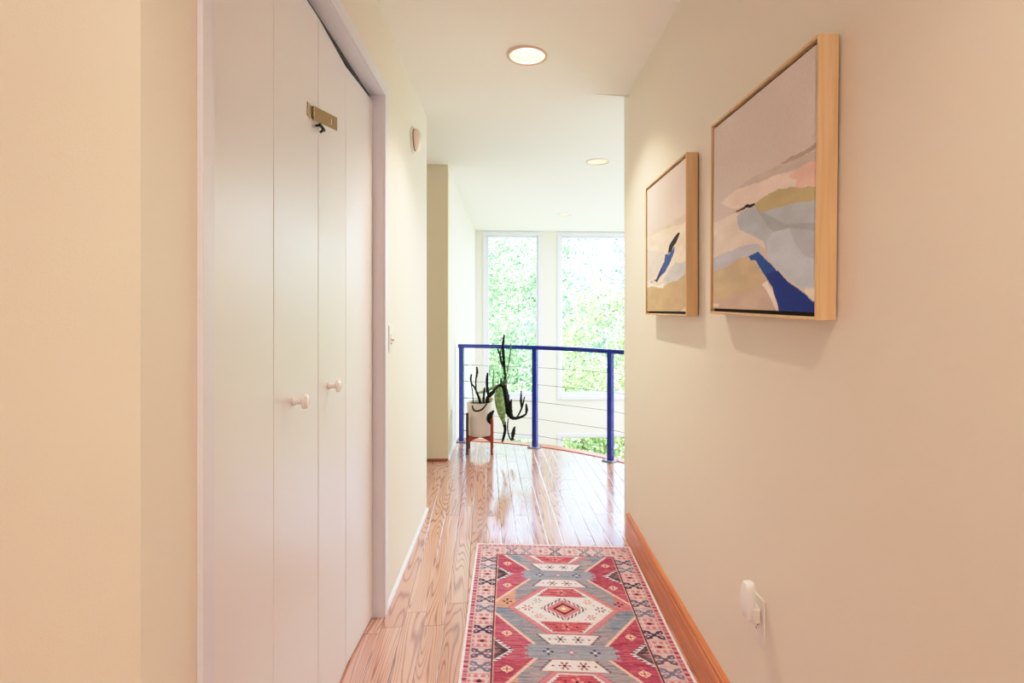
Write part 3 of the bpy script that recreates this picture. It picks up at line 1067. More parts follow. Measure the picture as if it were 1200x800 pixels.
# centre diamond, layers
dm = au / 0.097 + av / 0.090
put((dm < 1.0), navy)
put((dm < 0.98) & (dm > 0.80) & (serr(au + 0.3 * av, 0.012) < 0.5), cream)
put(dm < 0.80, cream)
put(dm < 0.76, rgb(206, 120, 142))
put((dm < 0.50), maroon)
put((dm < 0.50) & (dm > 0.36) & (serr(au + av, 0.016) < 0.45), rgb(70, 30, 40))
put(dm < 0.34, rgb(214, 150, 130))
put(dm < 0.12, rgb(240, 220, 196))
# horizontal bar between medallions
bv = np.mod(w - c0, per) - per / 2
ab = np.abs(bv)
bar = (ab < 0.040) & (au < 0.158 + 0.012 * (serr(w, 0.03) < 0.5))
put(bar, rgb(146, 158, 178))
put(bar & (streak > 0.6), rgb(116, 124, 160), 0.6)
put(bar & (streak2 > 0.72), rgb(186, 160, 168), 0.5)
# cream trapezoid boards either side of it
tr = (ab > 0.044) & (ab < 0.106) & (au < 0.072 + (ab - 0.044) * 0.72)
put((ab > 0.044) & (ab < 0.108) & (au < 0.084 + (ab - 0.044) * 0.72) & (serr(ab, 0.012) < 0.55), navy, 0.8)
put((ab > 0.040) & (ab < 0.110) & (au < 0.076 + (ab - 0.044) * 0.72) & (~tr), rgb(170, 90, 100), 0.5)
put(tr, cream)
# side triangles
tri = (0.29 - au) / 0.074
tb = ab / 0.080
put((tri > -0.2) & (tb + np.clip(tri, 0, 9) * 0.90 < 1.0) & (au < 0.291), cream)
put((tb + np.clip(tri, 0, 9) * 0.90 < 1.0) & (tb + np.clip(tri, 0, 9) * 0.9 > 0.84) & (serr(bv, 0.013) < 0.5), navy)
put((tb + tri * 0.95 < 0.80) & (au < 0.291), rgb(60, 46, 66))
put((tb + tri * 0.95 < 0.80) & (au < 0.291) & (streak2 > 0.5), rgb(140, 100, 118), 0.6)
put((tb + tri * 0.95 < 0.45) & (au < 0.291) & (streak > 0.45), rgb(176, 130, 130), 0.6)


def rosette(cu, cw, r, c, a=0.9, petals=6, centre=None):
    du, dw = u - cu, w - cw
    rr = np.hypot(du, dw)
    th = np.arctan2(dw, du)
    put((rr < r) & (np.cos(th * petals) > 0.15) & (rr > r * 0.28), c, a)
    if centre is not None:
        put(rr < r * 0.3, centre)


def blob(cu, cw, r, c, a=1.0):
    put(np.abs(u - cu) / r + np.abs(w - cw) / (r * 0.9) + 0.25 * np.hypot((u - cu) / r, (w - cw) / r) < 1.15, c, a)


UMID = RW / 2
for k in range(-1, 5):
    cw = c0 + k * per
    # flowers on the cream medallion
    for su in (-1, 1):
        rosette(UMID + su * 0.152, cw, 0.022, rgb(168, 70, 100) if su < 0 else rgb(78, 60, 84))
        rosette(UMID + su * 0.106, cw - 0.058, 0.019, rgb(140, 140, 150) if su < 0 else rgb(196, 150, 110))
        rosette(UMID + su * 0.106, cw + 0.058, 0.018, rgb(190, 120, 120) if su < 0 else rgb(160, 60, 90))
        for du, dv in ((0.185, 0.012), (0.13, 0.03), (0.128, -0.032), (0.08, 0.075)):
            blob(UMID + su * du, cw + dv, 0.005, rgb(96, 80, 96))
        rosette(UMID + su * 0.235, cw - 0.045, 0.020, rgb(70, 36, 52), 0.9, 4)
    for sv in (-1, 1):
        rosette(UMID, cw + sv * 0.128, 0.022, rgb(226, 160, 160), 0.7, 5, maroon)
        blob(UMID - 0.04, cw + sv * 0.13, 0.007, maroon)
        blob(UMID + 0.04, cw + sv * 0.13, 0.007, maroon)
    cb = cw + per / 2
    for sv in (-1, 1):
        for su in (-1, 1):
            rosette(UMID + su * 0.033, cb + sv * 0.076, 0.022, [rgb(120, 116, 130), rgb(150, 70, 70)][(sv > 0)], 0.9, 6, rgb(90, 40, 60))
            blob(UMID + su * 0.074, cb + sv * 0.076, 0.006, rgb(104, 40, 60))
            # flower spots on the crimson
            blob(UMID + su * 0.236, cb + sv * 0.104, 0.024, rgb(232, 200, 186))
            rosette(UMID + su * 0.236, cb + sv * 0.104, 0.016, rgb(196, 110, 110), 0.8, 4, maroon)
    for su in (-1, 0, 1):
        rosette(UMID + su * 0.085, cb, 0.019, rgb(60, 48, 86) if su else rgb(176, 120, 140), 0.9, 4, cream)

# borders (distance from the nearest rug edge)
e_u = np.minimum(u, RW - u)
e_w = np.minimum(w, RLEN - w) * 0.89
e = np.minimum(e_u, e_w)
side = e_u <= e_w
tcoord = np.where(side, w, u)                     # along the border
bd = e < 0.112
put(bd, rgb(214, 192, 200))
put(bd & (vnoise(u * 9, w * 9) > 0.5), rgb(208, 176, 188), 0.7)
CELL = 0.0735
ci = np.floor(tcoord / CELL)
lt = tcoord / CELL - ci - 0.5                     # -0.5..0.5 along
la = (e - 0.069) / 0.078                          # across the motif band
inb = bd & (e > 0.030) & (e < 0.107)
kind = np.mod(ci, 5)
greyc, greyd = rgb(150, 146, 156), rgb(96, 92, 116)
put(inb & (kind == 1) & (np.abs(lt) < 0.46), rgb(206, 190, 192), 0.6)
# butterfly motif: an X with closed wing ends
X1 = np.minimum(np.abs(lt * 0.9 - la * 0.8), np.abs(lt * 0.9 + la * 0.8))
wing = np.abs(np.hypot((np.abs(la) - 0.30) / 0.9, (np.abs(lt) - 0.20) / 0.8) - 0.15)
core = (np.abs(la) < 0.1) & (np.abs(lt) < 0.14)
bf = inb & ((X1 < 0.075) | (wing < 0.05) | core) & (np.abs(lt) < 0.40) & (np.abs(la) < 0.48)
put(bf & (kind == 0), navy)
put(bf & (kind == 2), rgb(96, 88, 112))
put(bf & (kind == 3), rgb(84, 100, 136), 0.85)
# pink flower rows
pf = inb & (np.abs(np.sin(la * 10)) * np.abs(np.sin(lt * 9 + 1.5)) > 0.55) & (np.abs(la) < 0.46)
put(pf & ((kind == 1) | (kind == 4)), rgb(204, 96, 112), 0.85)
put(inb & (np.hypot(la, lt) < 0.12) & ((kind == 1) | (kind == 4)), rgb(104, 30, 56))
put(inb & (np.abs(lt) > 0.475), rgb(176, 120, 128), 0.6)
# guard stripe with plum dashes, dark inner line, binding
gs = bd & (e > 0.009) & (e < 0.029)
put(gs, rgb(198, 112, 140))
put(gs & (np.mod(tcoord, 0.030) < 0.014), rgb(128, 40, 82), 0.85)
put(gs & (np.mod(tcoord + 0.01, 0.023) < 0.006), rgb(222, 170, 180), 0.8)
put((e > 0.0275) & (e < 0.0315), rgb(206, 170, 172))
put((e > 0.106) & (e < 0.1125), rgb(62, 34, 52))
put((e > 0.1125) & (e < 0.117), rgb(222, 170, 160), 0.6)
put(e < 0.0085, rgb(238, 230, 238))
# far end: paler, worn border
put((w < 0.112) & (w > 0.008), rgb(206, 176, 182), 0.30)
# overall wear
col *= (0.86 + 0.26 * vnoise(u * 60, w * 330))[..., None]
col *= (0.92 + 0.16 * vnoise(u * 300, w * 300))[..., None]
col = np.clip(col, 0, 1)

lum = col @ np.array((0.2126, 0.7152, 0.0722))
col = col * 0.88 + lum[..., None] * 0.12
# slightly skewed rug: the far edge runs off square, the right edge wanders
tilt = -0.094
xw = RX0 + u + 0.010 * (u / RW) * np.exp(-w / 0.20) + 0.0025 * np.sin(w * 6.0) * (u / RW)
yw = RYF - w + tilt * (u / RW)
zw = 0.0075 + 0.0006 * vnoise(u * 200, w * 200)
n_top = NU * NV
ring_idx = np.concatenate([np.arange(NU), np.arange(1, NV) * NU + NU - 1, (NV - 1) * NU + np.arange(NU - 2, -1, -1), np.arange(NV - 2, 0, -1) * NU])
verts = np.stack([xw, yw, zw], -1).reshape(-1, 3)
skirt = verts[ring_idx].copy()
skirt[:, 2] = 0.0008
verts = np.vstack([verts, skirt])
ii = (np.arange(NV - 1)[:, None] * NU + np.arange(NU - 1)[None, :]).reshape(-1)
quads = np.stack([ii, ii + NU, ii + NU + 1, ii + 1], -1)
nr = len(ring_idx)
k = np.arange(nr)
sq = np.stack([ring_idx[k], ring_idx[(k + 1) % nr], n_top + (k + 1) % nr, n_top + k], -1)
quads = np.vstack([quads, sq])
colors = np.vstack([col.reshape(-1, 3), col.reshape(-1, 3)[ring_idx]])


def grid_mesh(name, verts, quads, colors, m, parent=None):
    me = bpy.data.meshes.new(name)
    me.vertices.add(len(verts))
    me.vertices.foreach_set('co', verts.astype(np.float32).ravel())
    me.loops.add(len(quads) * 4)
    me.loops.foreach_set('vertex_index', quads.astype(np.int32).ravel())
    me.polygons.add(len(quads))
    me.polygons.foreach_set('loop_start', (np.arange(len(quads)) * 4).astype(np.int32))
    me.update(calc_edges=True)
    ca = me.color_attributes.new('Col', 'FLOAT_COLOR', 'POINT')
    ca.data.foreach_set('color', np.hstack([colors, np.ones((len(colors), 1))]).astype(np.float32).ravel())
    me.materials.append(m)
    me.validate()
    o = bpy.data.objects.new(name, me)
    COL.objects.link(o)
    if parent: o.parent = parent
    return o


rug = grid_mesh('runner_rug', verts, quads, colors, M['rug'])
tag(rug, 'crimson, cream and grey-blue patterned runner rug on the oak floor', 'rug')

# ------------------------------------------------------------------ paintings
def inpoly(px, py, poly):
    r = np.zeros(px.shape, bool)
    n = len(poly)
    for i in range(n):
        x1, y1 = poly[i]
        x2, y2 = poly[(i + 1) % n]
        if y1 == y2:
            continue
        c = ((y1 > py) != (y2 > py)) & (px < (x2 - x1) * (py - y1) / (y2 - y1) + x1)
        r ^= c
    return r


def painting(name, label, Ya, Yb, z0, z1, layers, bg, seed):
    """Ya near side, Yb far side; layers are ((r,g,b), [(s,t)...]) with s 0..1 left to right, t 0..1 bottom to top."""
    root = empty(name, (XR, (Ya + Yb) / 2, (z0 + z1) / 2))
    tag(root, label, 'painting', 'framed abstract paintings on the hall wall')
    xf, xb = XR - 0.046, XR - 0.004
    ft = 0.007
    bm = bmesh.new()
    for a, b in (((xf, Ya, z0), (xb, Ya + ft, z1)), ((xf, Yb - ft, z0), (xb, Yb, z1)), ((xf, Ya + ft, z1 - ft), (xb, Yb - ft, z1)), ((xf, Ya + ft, z0), (xb, Yb - ft, z0 + ft))):
        box(bm, a, b, 0.0012, 1)
    link('frame', bm, M['frame'], root)
    bm = bmesh.new()
    box(bm, (xf + 0.013, Ya + ft, z0 + ft), (xb + 0.0035, Yb - ft, z1 - ft))
    link('shade_backing', bm, M['dark'], root)  # dark board set forward to act as shade round the canvas
    g = 0.009
    a0, a1, b0, b1 = Ya + ft + g, Yb - ft - g, z0 + ft + g, z1 - ft - g
    n = 260
    s, t = np.meshgrid(np.linspace(0, 1, n), np.linspace(0, 1, n))
    jx = s + 0.006 * (vnoise(s * 24 + seed, t * 24) - 0.5) + 0.003 * (vnoise(s * 90, t * 90 + seed) - 0.5)
    jy = t + 0.006 * (vnoise(s * 24, t * 24 + 7 + seed) - 0.5) + 0.003 * (vnoise(s * 90 + 3, t * 90 + seed) - 0.5)
    c = np.zeros((n, n, 3)) + rgb(*bg)
    c += (vnoise(s * 5 + seed, t * 5)[..., None] - 0.5) * 0.05
    for cc, poly in layers:
        mk = inpoly(jx, jy, poly)[..., None]
        tone = rgb(*cc) * (0.92 + 0.16 * vnoise(s * 10 + seed, t * 26))[..., None]
        c = np.where(mk, tone, c)
    c *= np.array((1.20, 1.28, 1.40)) * (0.97 + 0.06 * vnoise(s * 120, t * 120))[..., None]
    xc = xf + 0.004
    vs = np.stack([np.full((n, n), xc), a1 + (a0 - a1) * s, b0 + (b1 - b0) * t], -1).reshape(-1, 3)
    ii = (np.arange(n - 1)[:, None] * n + np.arange(n - 1)[None, :]).reshape(-1)
    q = np.stack([ii, ii + 1, ii + n + 1, ii + n], -1)
    ridx = np.concatenate([np.arange(n), np.arange(1, n) * n + n - 1, (n - 1) * n + np.arange(n - 2, -1, -1), np.arange(n - 2, 0, -1) * n])
    sk = vs[ridx].copy()
    sk[:, 0] = xf + 0.0128
    nr = len(ridx)
    k = np.arange(nr)
    q = np.vstack([q, np.stack([ridx[k], n * n + k, n * n + (k + 1) % nr, ridx[(k + 1) % nr]], -1)])
    vs = np.vstack([vs, sk]) - np.array(root.location)
    cl = c.reshape(-1, 3)
    cl = np.clip(np.vstack([cl, cl[ridx] * 0.6]), 0, 1)
    cv = grid_mesh('canvas', vs, q, cl, M['canvas'], root)
    return root


def to_st(pts, ox, oy, sc, rx, Ya, Yb, z0, z1):
    """Crop measurements -> canvas coordinates."""
    out = []
    for cx, cy in pts:
        px, py = ox + cx / sc, oy + cy / sc
        p = on_x(px, py, XR - 0.042)
        Y, z = p.y, p.z
        dy, dz = Y - (Ya + Yb) / 2, z - (z0 + z1) / 2      # undo the slight tilt of the hanging
        Y, z = (Ya + Yb) / 2 + dy * math.cos(rx) + dz * math.sin(rx), (z0 + z1) / 2 - dy * math.sin(rx) + dz * math.cos(rx)
        out.append(((Yb - Y) / (Yb - Ya), (z - z0) / (z1 - z0)))
    return out


BA = (1.030, 1.596, 1.239, 1.807)
RB = math.radians(1.05)
bq = lambda pts: to_st(pts, 820, 200, 4.212, RB, BA[0] + .016, BA[1] - .016, BA[2] + .016, BA[3] - .016)
big = [
    ((196, 178, 164), bq([(180, 88), (240, 48), (300, 10), (345, -8), (430, -40), (560, -95), (590, -100), (590, -60), (450, 0), (330, 45), (200, 85)])),
    ((172, 148, 138), bq([(400, -35), (440, -65), (500, -92), (590, -145), (590, -118), (480, -60), (430, -38)])),
    ((226, 206, 190), bq([(185, 92), (300, 55), (400, 12), (470, 0), (590, -40), (590, 90), (420, 110), (330, 150), (262, 168), (160, 190), (100, 160)])),
    ((222, 184, 166), bq([(438, 28), (500, -22), (590, -60), (590, 72), (525, 74), (490, 104), (468, 72), (482, 46)])),
    ((218, 204, 188), bq([(40, 270), (120, 235), (180, 205), (230, 230), (240, 300), (320, 350), (335, 390), (300, 372), (270, 362), (200, 378), (130, 408), (40, 445)])),
    ((184, 166, 122), bq([(268, 168), (300, 140), (345, 112), (390, 92), (470, 80), (500, 88), (540, 76), (590, 78), (590, 150), (480, 160), (380, 185), (305, 208), (276, 188)])),
    ((178, 182, 184), bq([(184, 225), (215, 200), (270, 177), (305, 207), (380, 184), (480, 158), (590, 145), (590, 592), (530, 590), (480, 566), (430, 528), (370, 478), (335, 420), (322, 368), (310, 348), (260, 317), (200, 292), (186, 258)])),
    ((190, 196, 200), bq([(330, 350), (360, 300), (440, 280), (470, 360), (520, 420), (590, 450), (590, 592), (530, 590), (480, 566), (430, 528), (370, 478), (335, 420)])),
    ((160, 166, 166), bq([(280, 190), (320, 210), (420, 260), (590, 262), (590, 300), (440, 282), (360, 300), (320, 250)])),
    ((186, 186, 190), bq([(40, 440), (130, 404), (200, 374), (270, 358), (300, 368), (296, 402), (245, 424), (190, 434), (130, 480), (40, 506)])),
    ((192, 172, 136), bq([(40, 506), (130, 478), (190, 432), (245, 422), (292, 470), (332, 540), (305, 572), (200, 605), (100, 640), (40, 640)])),
    ((194, 170, 150), bq([(40, 640), (100, 640), (200, 604), (322, 562), (372, 622), (400, 720), (40, 720)])),
    ((222, 196, 170), bq([(40, 660), (95, 655), (95, 668), (40, 675)])),
    ((232, 216, 200), bq([(308, 558), (332, 545), (372, 622), (402, 720), (384, 720), (354, 632)])),
    ((26, 20, 22), bq([(165, 207), (200, 186), (240, 165), (272, 160), (272, 174), (230, 186), (190, 200)])),
    ((222, 170, 96), bq([(148, 208), (166, 208), (160, 214)])),
    ((226, 212, 196), bq([(512, 604), (520, 578), (590, 582), (590, 668)])),
    ((192, 192, 190), bq([(470, 568), (520, 606), (590, 668), (590, 690), (500, 620), (450, 572)])),
    ((36, 74, 142), bq([(238, 420), (290, 400), (322, 432), (380, 492), (400, 520), (360, 580), (325, 522), (300, 482), (278, 444), (252, 440)])),
    ((28, 48, 122), bq([(325, 510), (380, 490), (440, 550), (516, 602), (590, 680), (590, 740), (402, 740), (380, 645), (360, 582)])),
    ((40, 62, 140), bq([(390, 680), (450, 690), (580, 700), (580, 740), (400, 740)])),
]
pt = painting('framed_painting', 'near painting with a wide blue wedge low on the canvas and a short black stroke', *BA, big, (206, 190, 178), 3)
pt.rotation_euler = (RB, 0, 0)
SA = (1.818, 2.368, 1.233, 1.799)
sq_ = lambda pts: to_st(pts, 750, 170, 3.81, 0.0, SA[0] + .016, SA[1] - .016, SA[2] + .016, SA[3] - .016)
small = [
    ((202, 186, 166), sq_([(10, 400), (80, 375), (140, 345), (215, 300), (215, 350), (150, 362), (90, 385), (10, 425)])),
    ((218, 200, 180), sq_([(10, 425), (90, 385), (150, 362), (215, 345), (215, 520), (160, 525), (130, 590), (60, 630), (10, 640)])),
    ((198, 190, 178), sq_([(10, 470), (70, 470), (110, 480), (95, 540), (60, 590), (10, 620)])),
    ((186, 186, 182), sq_([(105, 600), (128, 560), (160, 522), (185, 528), (215, 508), (215, 590), (160, 608), (120, 618)])),
    ((226, 214, 198), sq_([(10, 640), (45, 618), (80, 628), (108, 612), (100, 640), (50, 634), (10, 650)])),
    ((182, 160, 122), sq_([(10, 645), (50, 630), (100, 638), (128, 612), (165, 606), (190, 585), (215, 565), (215, 760), (10, 760)])),
    ((52, 82, 144), sq_([(46, 612), (72, 600), (86, 566), (108, 520), (112, 488), (130, 486), (140, 470), (156, 452), (152, 480), (135, 522), (112, 566), (88, 590), (76, 612), (60, 606), (50, 616)])),
    ((40, 50, 96), sq_([(72, 600), (84, 572), (100, 545), (96, 570), (84, 596), (76, 612)])),
    ((20, 16, 18), sq_([(124, 486), (130, 450), (146, 420), (172, 388), (179, 392), (164, 430), (150, 452), (138, 474)])),
    ((200, 186, 168), sq_([(180, 740), (205, 720), (215, 740), (215, 760), (180, 760)])),
]
painting('framed_painting', 'far painting with a slim upright blue and black brushstroke, pale wood frame', *SA, small, (208, 192, 180), 11)

# ------------------------------------------------------------------ small wall fittings
# smoke alarm
t = empty('smoke_alarm', (XL, 2.912, 2.163))
tag(t, 'round almond smoke alarm high on the wall past the closet', 'smoke alarm')
R = Matrix.Translation((XL, 2.912, 2.163)) @ Matrix.Rotation(PI / 2, 4, 'Y')
bm = bmesh.new()
lathe(bm, [(0.0, 0.0005), (0.071, 0.0005), (0.071, 0.007), (0.068, 0.010), (0.0, 0.010)], 48, R)
link('mounting_plate', bm, M['plastic'], t, smooth=True, angle=40)
bm = bmesh.new()
lathe(bm, [(0.0, 0.010), (0.058, 0.010), (0.058, 0.016), (0.0, 0.016)], 48, R)
link('vent_ring', bm, M['plastic_grey'], t, smooth=True, angle=40)
bm = bmesh.new()
lathe(bm, [(0.0, 0.0155), (0.058, 0.0155), (0.0605, 0.019), (0.059, 0.026), (0.052, 0.035), (0.041, 0.043), (0.027, 0.048), (0.012, 0.0505), (0.0, 0.051)], 48, R)
link('dome', bm, M['alarm'], t, smooth=True, angle=50)

# wall switch
t = empty('light_switch', (XL, 2.360, 1.132))
tag(t, 'white toggle light switch on the wall just past the closet casing', 'light switch')
bm = bmesh.new()
box(bm, (XL + 0.0003, 2.325, 1.132 - 0.058), (XL + 0.006, 2.395, 1.132 + 0.058), 0.0025, 2)
link('cover_plate', bm, M['plastic'], t)
bm = bmesh.new()
box(bm, (XL + 0.006, 2.347, 1.132 - 0.020), (XL + 0.0085, 2.373, 1.132 + 0.022), 0.001, 1)
box(bm, (XL + 0.006, 2.354, 1.132 - 0.012), (XL + 0.020, 2.366, 1.132 - 0.002), 0.001, 1, None)
link('toggle', bm, M['plastic'], t)
bm = B(((XL + 0.0062, 2.345, 1.132 - 0.0245), (XL + 0.0075, 2.375, 1.132 - 0.0205)))
link('slot', bm, M['plastic_grey'], t)


def outlet(loc, face, label):
    """face: +1 looks to +X, -1 looks to -X."""
    x, y, z = loc
    t = empty('wall_outlet', loc)
    tag(t, label, 'outlet')
    f = lambda a: x + face * a
    bm = bmesh.new()
    box(bm, (min(f(.0003), f(.006)), y - 0.0365, z - 0.059), (max(f(.0003), f(.006)), y + 0.0365, z + 0.059), 0.0025, 2)
    link('cover_plate', bm, M['plastic'], t)
    for dz in (-0.0195, 0.0195):
        bm = bmesh.new()
        Rm = Matrix.Translation((f(0.005), y, z + dz)) @ Matrix.Rotation(face * PI / 2, 4, 'Y') @ Matrix.Diagonal((0.9, 1.0, 1.0, 1.0))
        lathe(bm, [(0.0175, 0.0), (0.0175, 0.0025), (0.0165, 0.0035), (0.0, 0.0035)], 32, Rm)
        rc = link('receptacle', bm, M['plastic'], t, smooth=True, angle=40)
        bm = bmesh.new()
        for dy in (-0.006, 0.006):
            box(bm, (min(f(.0078), f(.0090)), y + dy - 0.0012, z + dz + 0.001), (max(f(.0078), f(.0090)), y + dy + 0.0012, z + dz + 0.009))
        box(bm, (min(f(.0078), f(.0090)), y - 0.0025, z + dz - 0.009), (max(f(.0078), f(.0090)), y + 0.0025, z + dz - 0.004))
        link('slot', bm, M['plastic_grey'], rc)
    bm = bmesh.new()
    lathe(bm, [(0.0035, 0.0), (0.0035, 0.0012), (0.0, 0.002)], 12, Matrix.Translation((f(0.0058), y, z)) @ Matrix.Rotation(face * PI / 2, 4, 'Y'))
    link('screw', bm, M['steel'], t)
    return t


outlet((XR, 1.373, 0.449), -1, 'white wall outlet low on the painting wall behind the night light')
outlet((XV, 4.778, 0.33), 1, 'white wall outlet on the pale wall beside the railing')

# night light plugged into the upper receptacle
t = empty('night_light', (XR - 0.0095, 1.369, 0.49))
tag(t, 'small white rounded night light plugged into the low outlet', 'night light')
bm = bmesh.new()
x0, x1 = XR - 0.040, XR - 0.0095
prof = [(0.395, 0.016, 0.0), (0.402, 0.021, 0.004), (0.415, 0.024, 0.007), (0.43, 0.025, 0.009), (0.452, 0.025, 0.0), ]
box(bm, (XR - 0.030, 1.344, 0.446), (XR - 0.0095, 1.394, 0.486), 0.006, 3)
link('plug_body', bm, M['plastic'], t, smooth=True, angle=40)
bm = bmesh.new()
rings = []
for i in range(15):
    f = i / 14
    z = 0.452 + 0.092 * f
    hw = 0.022 * (1 - (max(0, f - 0.75) / 0.25) ** 3 * 0.45) * (0.72 + 0.28 * min(1, f / 0.35))
    xo = XR - 0.043 - 0.005 * math.sin(PI * f)
    xi = XR - 0.022 + 0.003 * f
    ring = []
    for k in range(20):
        a = 2 * PI * k / 20
        ca, sa = math.cos(a), math.sin(a)
        ex = math.copysign(abs(ca) ** 0.6, ca)
        ey = math.copysign(abs(sa) ** 0.6, sa)
        ring.append(bm.verts.new(((xo + xi) / 2 + (xi - xo) / 2 * ex, 1.369 + hw * ey, z)))
    rings.append(ring)
for a_, b_ in zip(rings, rings[1:]):
    for k in range(20):
        bm.faces.new((a_[k], a_[(k + 1) % 20], b_[(k + 1) % 20], b_[k]))
bm.faces.new(rings[0][::-1])
bm.faces.new(rings[-1])
link('diffuser', bm, simple('frosted_white_diffuser', (0.86, 0.86, 0.86, 1), 0.3, var=0.01), t, smooth=True, angle=60)

# ------------------------------------------------------------------ outdoors
bm = bmesh.new()
box(bm, (-40, YW + 0.6, -5.4), (40, 70, -5.0))
struct('ground', bm, M['lawn'], 'grass outside below the windows')

LEAF = {
    'mid': leaf_mat('mid_green_leaf', (0.05, 0.155, 0.08, 1), (0.27, 0.47, 0.25, 1), (0.72, 0.85, 0.60, 1)),
    'yellow': leaf_mat('yellow_green_leaf', (0.08, 0.18, 0.05, 1), (0.40, 0.56, 0.24, 1), (0.82, 0.88, 0.60, 1)),
    'blue': leaf_mat('bluish_green_leaf', (0.06, 0.16, 0.15, 1), (0.30, 0.48, 0.44, 1), (0.70, 0.82, 0.76, 1)),
}


def tree(loc, lobes, kind, label, leaves, size, trunk_r=0.16):
    """lobes: (dx, dy, z, rx, ry, rz) crown ellipsoids, z above the tree's base."""
    root = empty('leafy_tree', loc)
    tag(root, label, 'tree', 'trees outside the windows')
    vol = np.array([l[3] * l[5] for l in lobes])
    cnt = (leaves * vol / vol.sum()).astype(int)
    C, TN = [], []
    for l, n in zip(lobes, cnt):
        # clusters of leaves on the lobe's shell
        nc = max(20, n // 28)
        d = rng.normal(size=(nc, 3))
        d /= np.linalg.norm(d, axis=1)[:, None]
        rad = 1 - 0.45 * rng.random(nc) ** 2
        cc = d * rad[:, None] * np.array(l[3:6]) + np.array(l[0:3])
        ct = rng.normal(0.5, 0.20, nc)
        k = rng.integers(0, nc, n)
        C.append(cc[k] + rng.normal(size=(n, 3)) * size * 1.9)
        TN.append(ct[k] + rng.normal(0, 0.16, n))
    C = np.vstack(C)
    TN = np.clip(np.concatenate(TN), 0, 1)
    n = len(C)
    a = rng.normal(size=(n, 3)); a[:, 1] *= 0.8
    a /= np.linalg.norm(a, axis=1)[:, None]
    b = np.cross(a, rng.normal(size=(n, 3)))
    b /= np.linalg.norm(b, axis=1)[:, None]
    s = (size * (0.6 + 0.8 * rng.random(n)))[:, None]
    V = np.stack([C - a * s * 0.6, C + b * s * 0.32, C + a * s * 0.6, C - b * s * 0.32], 1).reshape(-1, 3)
    me = bpy.data.meshes.new('crown')
    me.vertices.add(n * 4)
    me.vertices.foreach_set('co', V.astype(np.float32).ravel())
    me.loops.add(n * 4)
    me.loops.foreach_set('vertex_index', np.arange(n * 4, dtype=np.int32))
    me.polygons.add(n)
    me.polygons.foreach_set('loop_start', (np.arange(n) * 4).astype(np.int32))
    me.update(calc_edges=True)
    at_ = me.attributes.new('Tone', 'FLOAT', 'POINT')
    at_.data.foreach_set('value', np.repeat(TN, 4).astype(np.float32))
    me.materials.append(LEAF[kind])
    o = bpy.data.objects.new('crown', me)
    COL.objects.link(o)
    o.parent = root
    bm = bmesh.new()
    top = max(l[2] for l in lobes) * 0.6
    tube(bm, [Vector((0, 0, -0.02)), Vector((0.03, 0.02, top * 0.3)), Vector((-0.04, 0, top * 0.6)), Vector((0.02, 0, top))], [trunk_r * 1.3, trunk_r, trunk_r * 0.8, trunk_r * 0.3], 10)
    for l in lobes[1:3]:
        tube(bm, [Vector((0, 0, top * 0.35)), Vector((l[0] * 0.5, l[1] * 0.5, top * 0.35 + (l[2] - top * 0.35) * 0.6)), Vector((l[0], l[1], l[2]))], [trunk_r * 0.6, trunk_r * 0.4, trunk_r * 0.15], 8)
    link('trunk', bm, M['bark'], root, smooth=True, world=False)
    return root


G0 = -5.0
tree((-0.1, 17.2, G0), [(0, 0, 5.6, 2.3, 1.5, 2.9), (-1.3, 0.1, 3.6, 1.9, 1.3, 2.1), (1.3, -0.1, 3.8, 1.7, 1.3, 2.2), (0.3, 0.2, 8.2, 2.0, 1.3, 2.0), (0, -0.2, 2.0, 2.0, 1.3, 1.4)],
     'mid', 'mid-green leafy tree seen through the narrow left window', 34000, 0.095)
tree((2.55, 13.9, G0), [(0, 0, 4.6, 1.75, 1.2, 2.25), (-0.9, 0, 3.4, 1.3, 1.0, 1.6), (1.2, 0, 3.6, 1.5, 1.0, 1.9), (0.2, 0, 2.0, 1.9, 1.1, 1.4)],
     'yellow', 'rounded yellow-green tree seen in the lower part of the wide window', 27000, 0.08)
tree((3.9, 22.0, G0), [(0, 0, 7.5, 3.2, 2.0, 3.4), (-1.6, 0, 5.2, 2.2, 1.6, 2.4), (2.0, 0, 5.6, 2.2, 1.7, 2.6), (0, 0, 3.0, 3.0, 1.8, 2.0)],
     'blue', 'bluish-green distant tree seen in the upper part of the wide window', 30000, 0.12)
tree((-1.45, 11.2, G0), [(0, 0, 6.4, 0.95, 0.9, 0.95), (-0.3, 0, 4.8, 0.95, 0.9, 1.2), (-0.2, 0, 2.8, 1.0, 0.9, 1.4)],
     'yellow', 'yellow-green tree edging into the left side of the narrow window', 9000, 0.075)
tree((-2.5, 27.5, G0), [(0, 0, 7.0, 3.6, 2.0, 3.8), (2.4, 0, 5.0, 2.6, 1.6, 2.8), (0, 0, 3.0, 3.2, 1.8, 2.2), (1.8, 0, 9.0, 2.6, 1.5, 2.6)],
     'mid', 'tall green tree standing behind the others beyond the narrow window', 22000, 0.13)
tree((10.2, 17.0, G0), [(0, 0, 6.2, 2.4, 1.8, 2.8), (-1.4, 0, 4.2, 1.7, 1.4, 2.0), (1.4, 0, 4.4, 1.8, 1.4, 2.1), (0, 0, 2.4, 2.2, 1.6, 1.7)],
     'mid', 'green tree far along outside, past the wide window', 14000, 0.12)

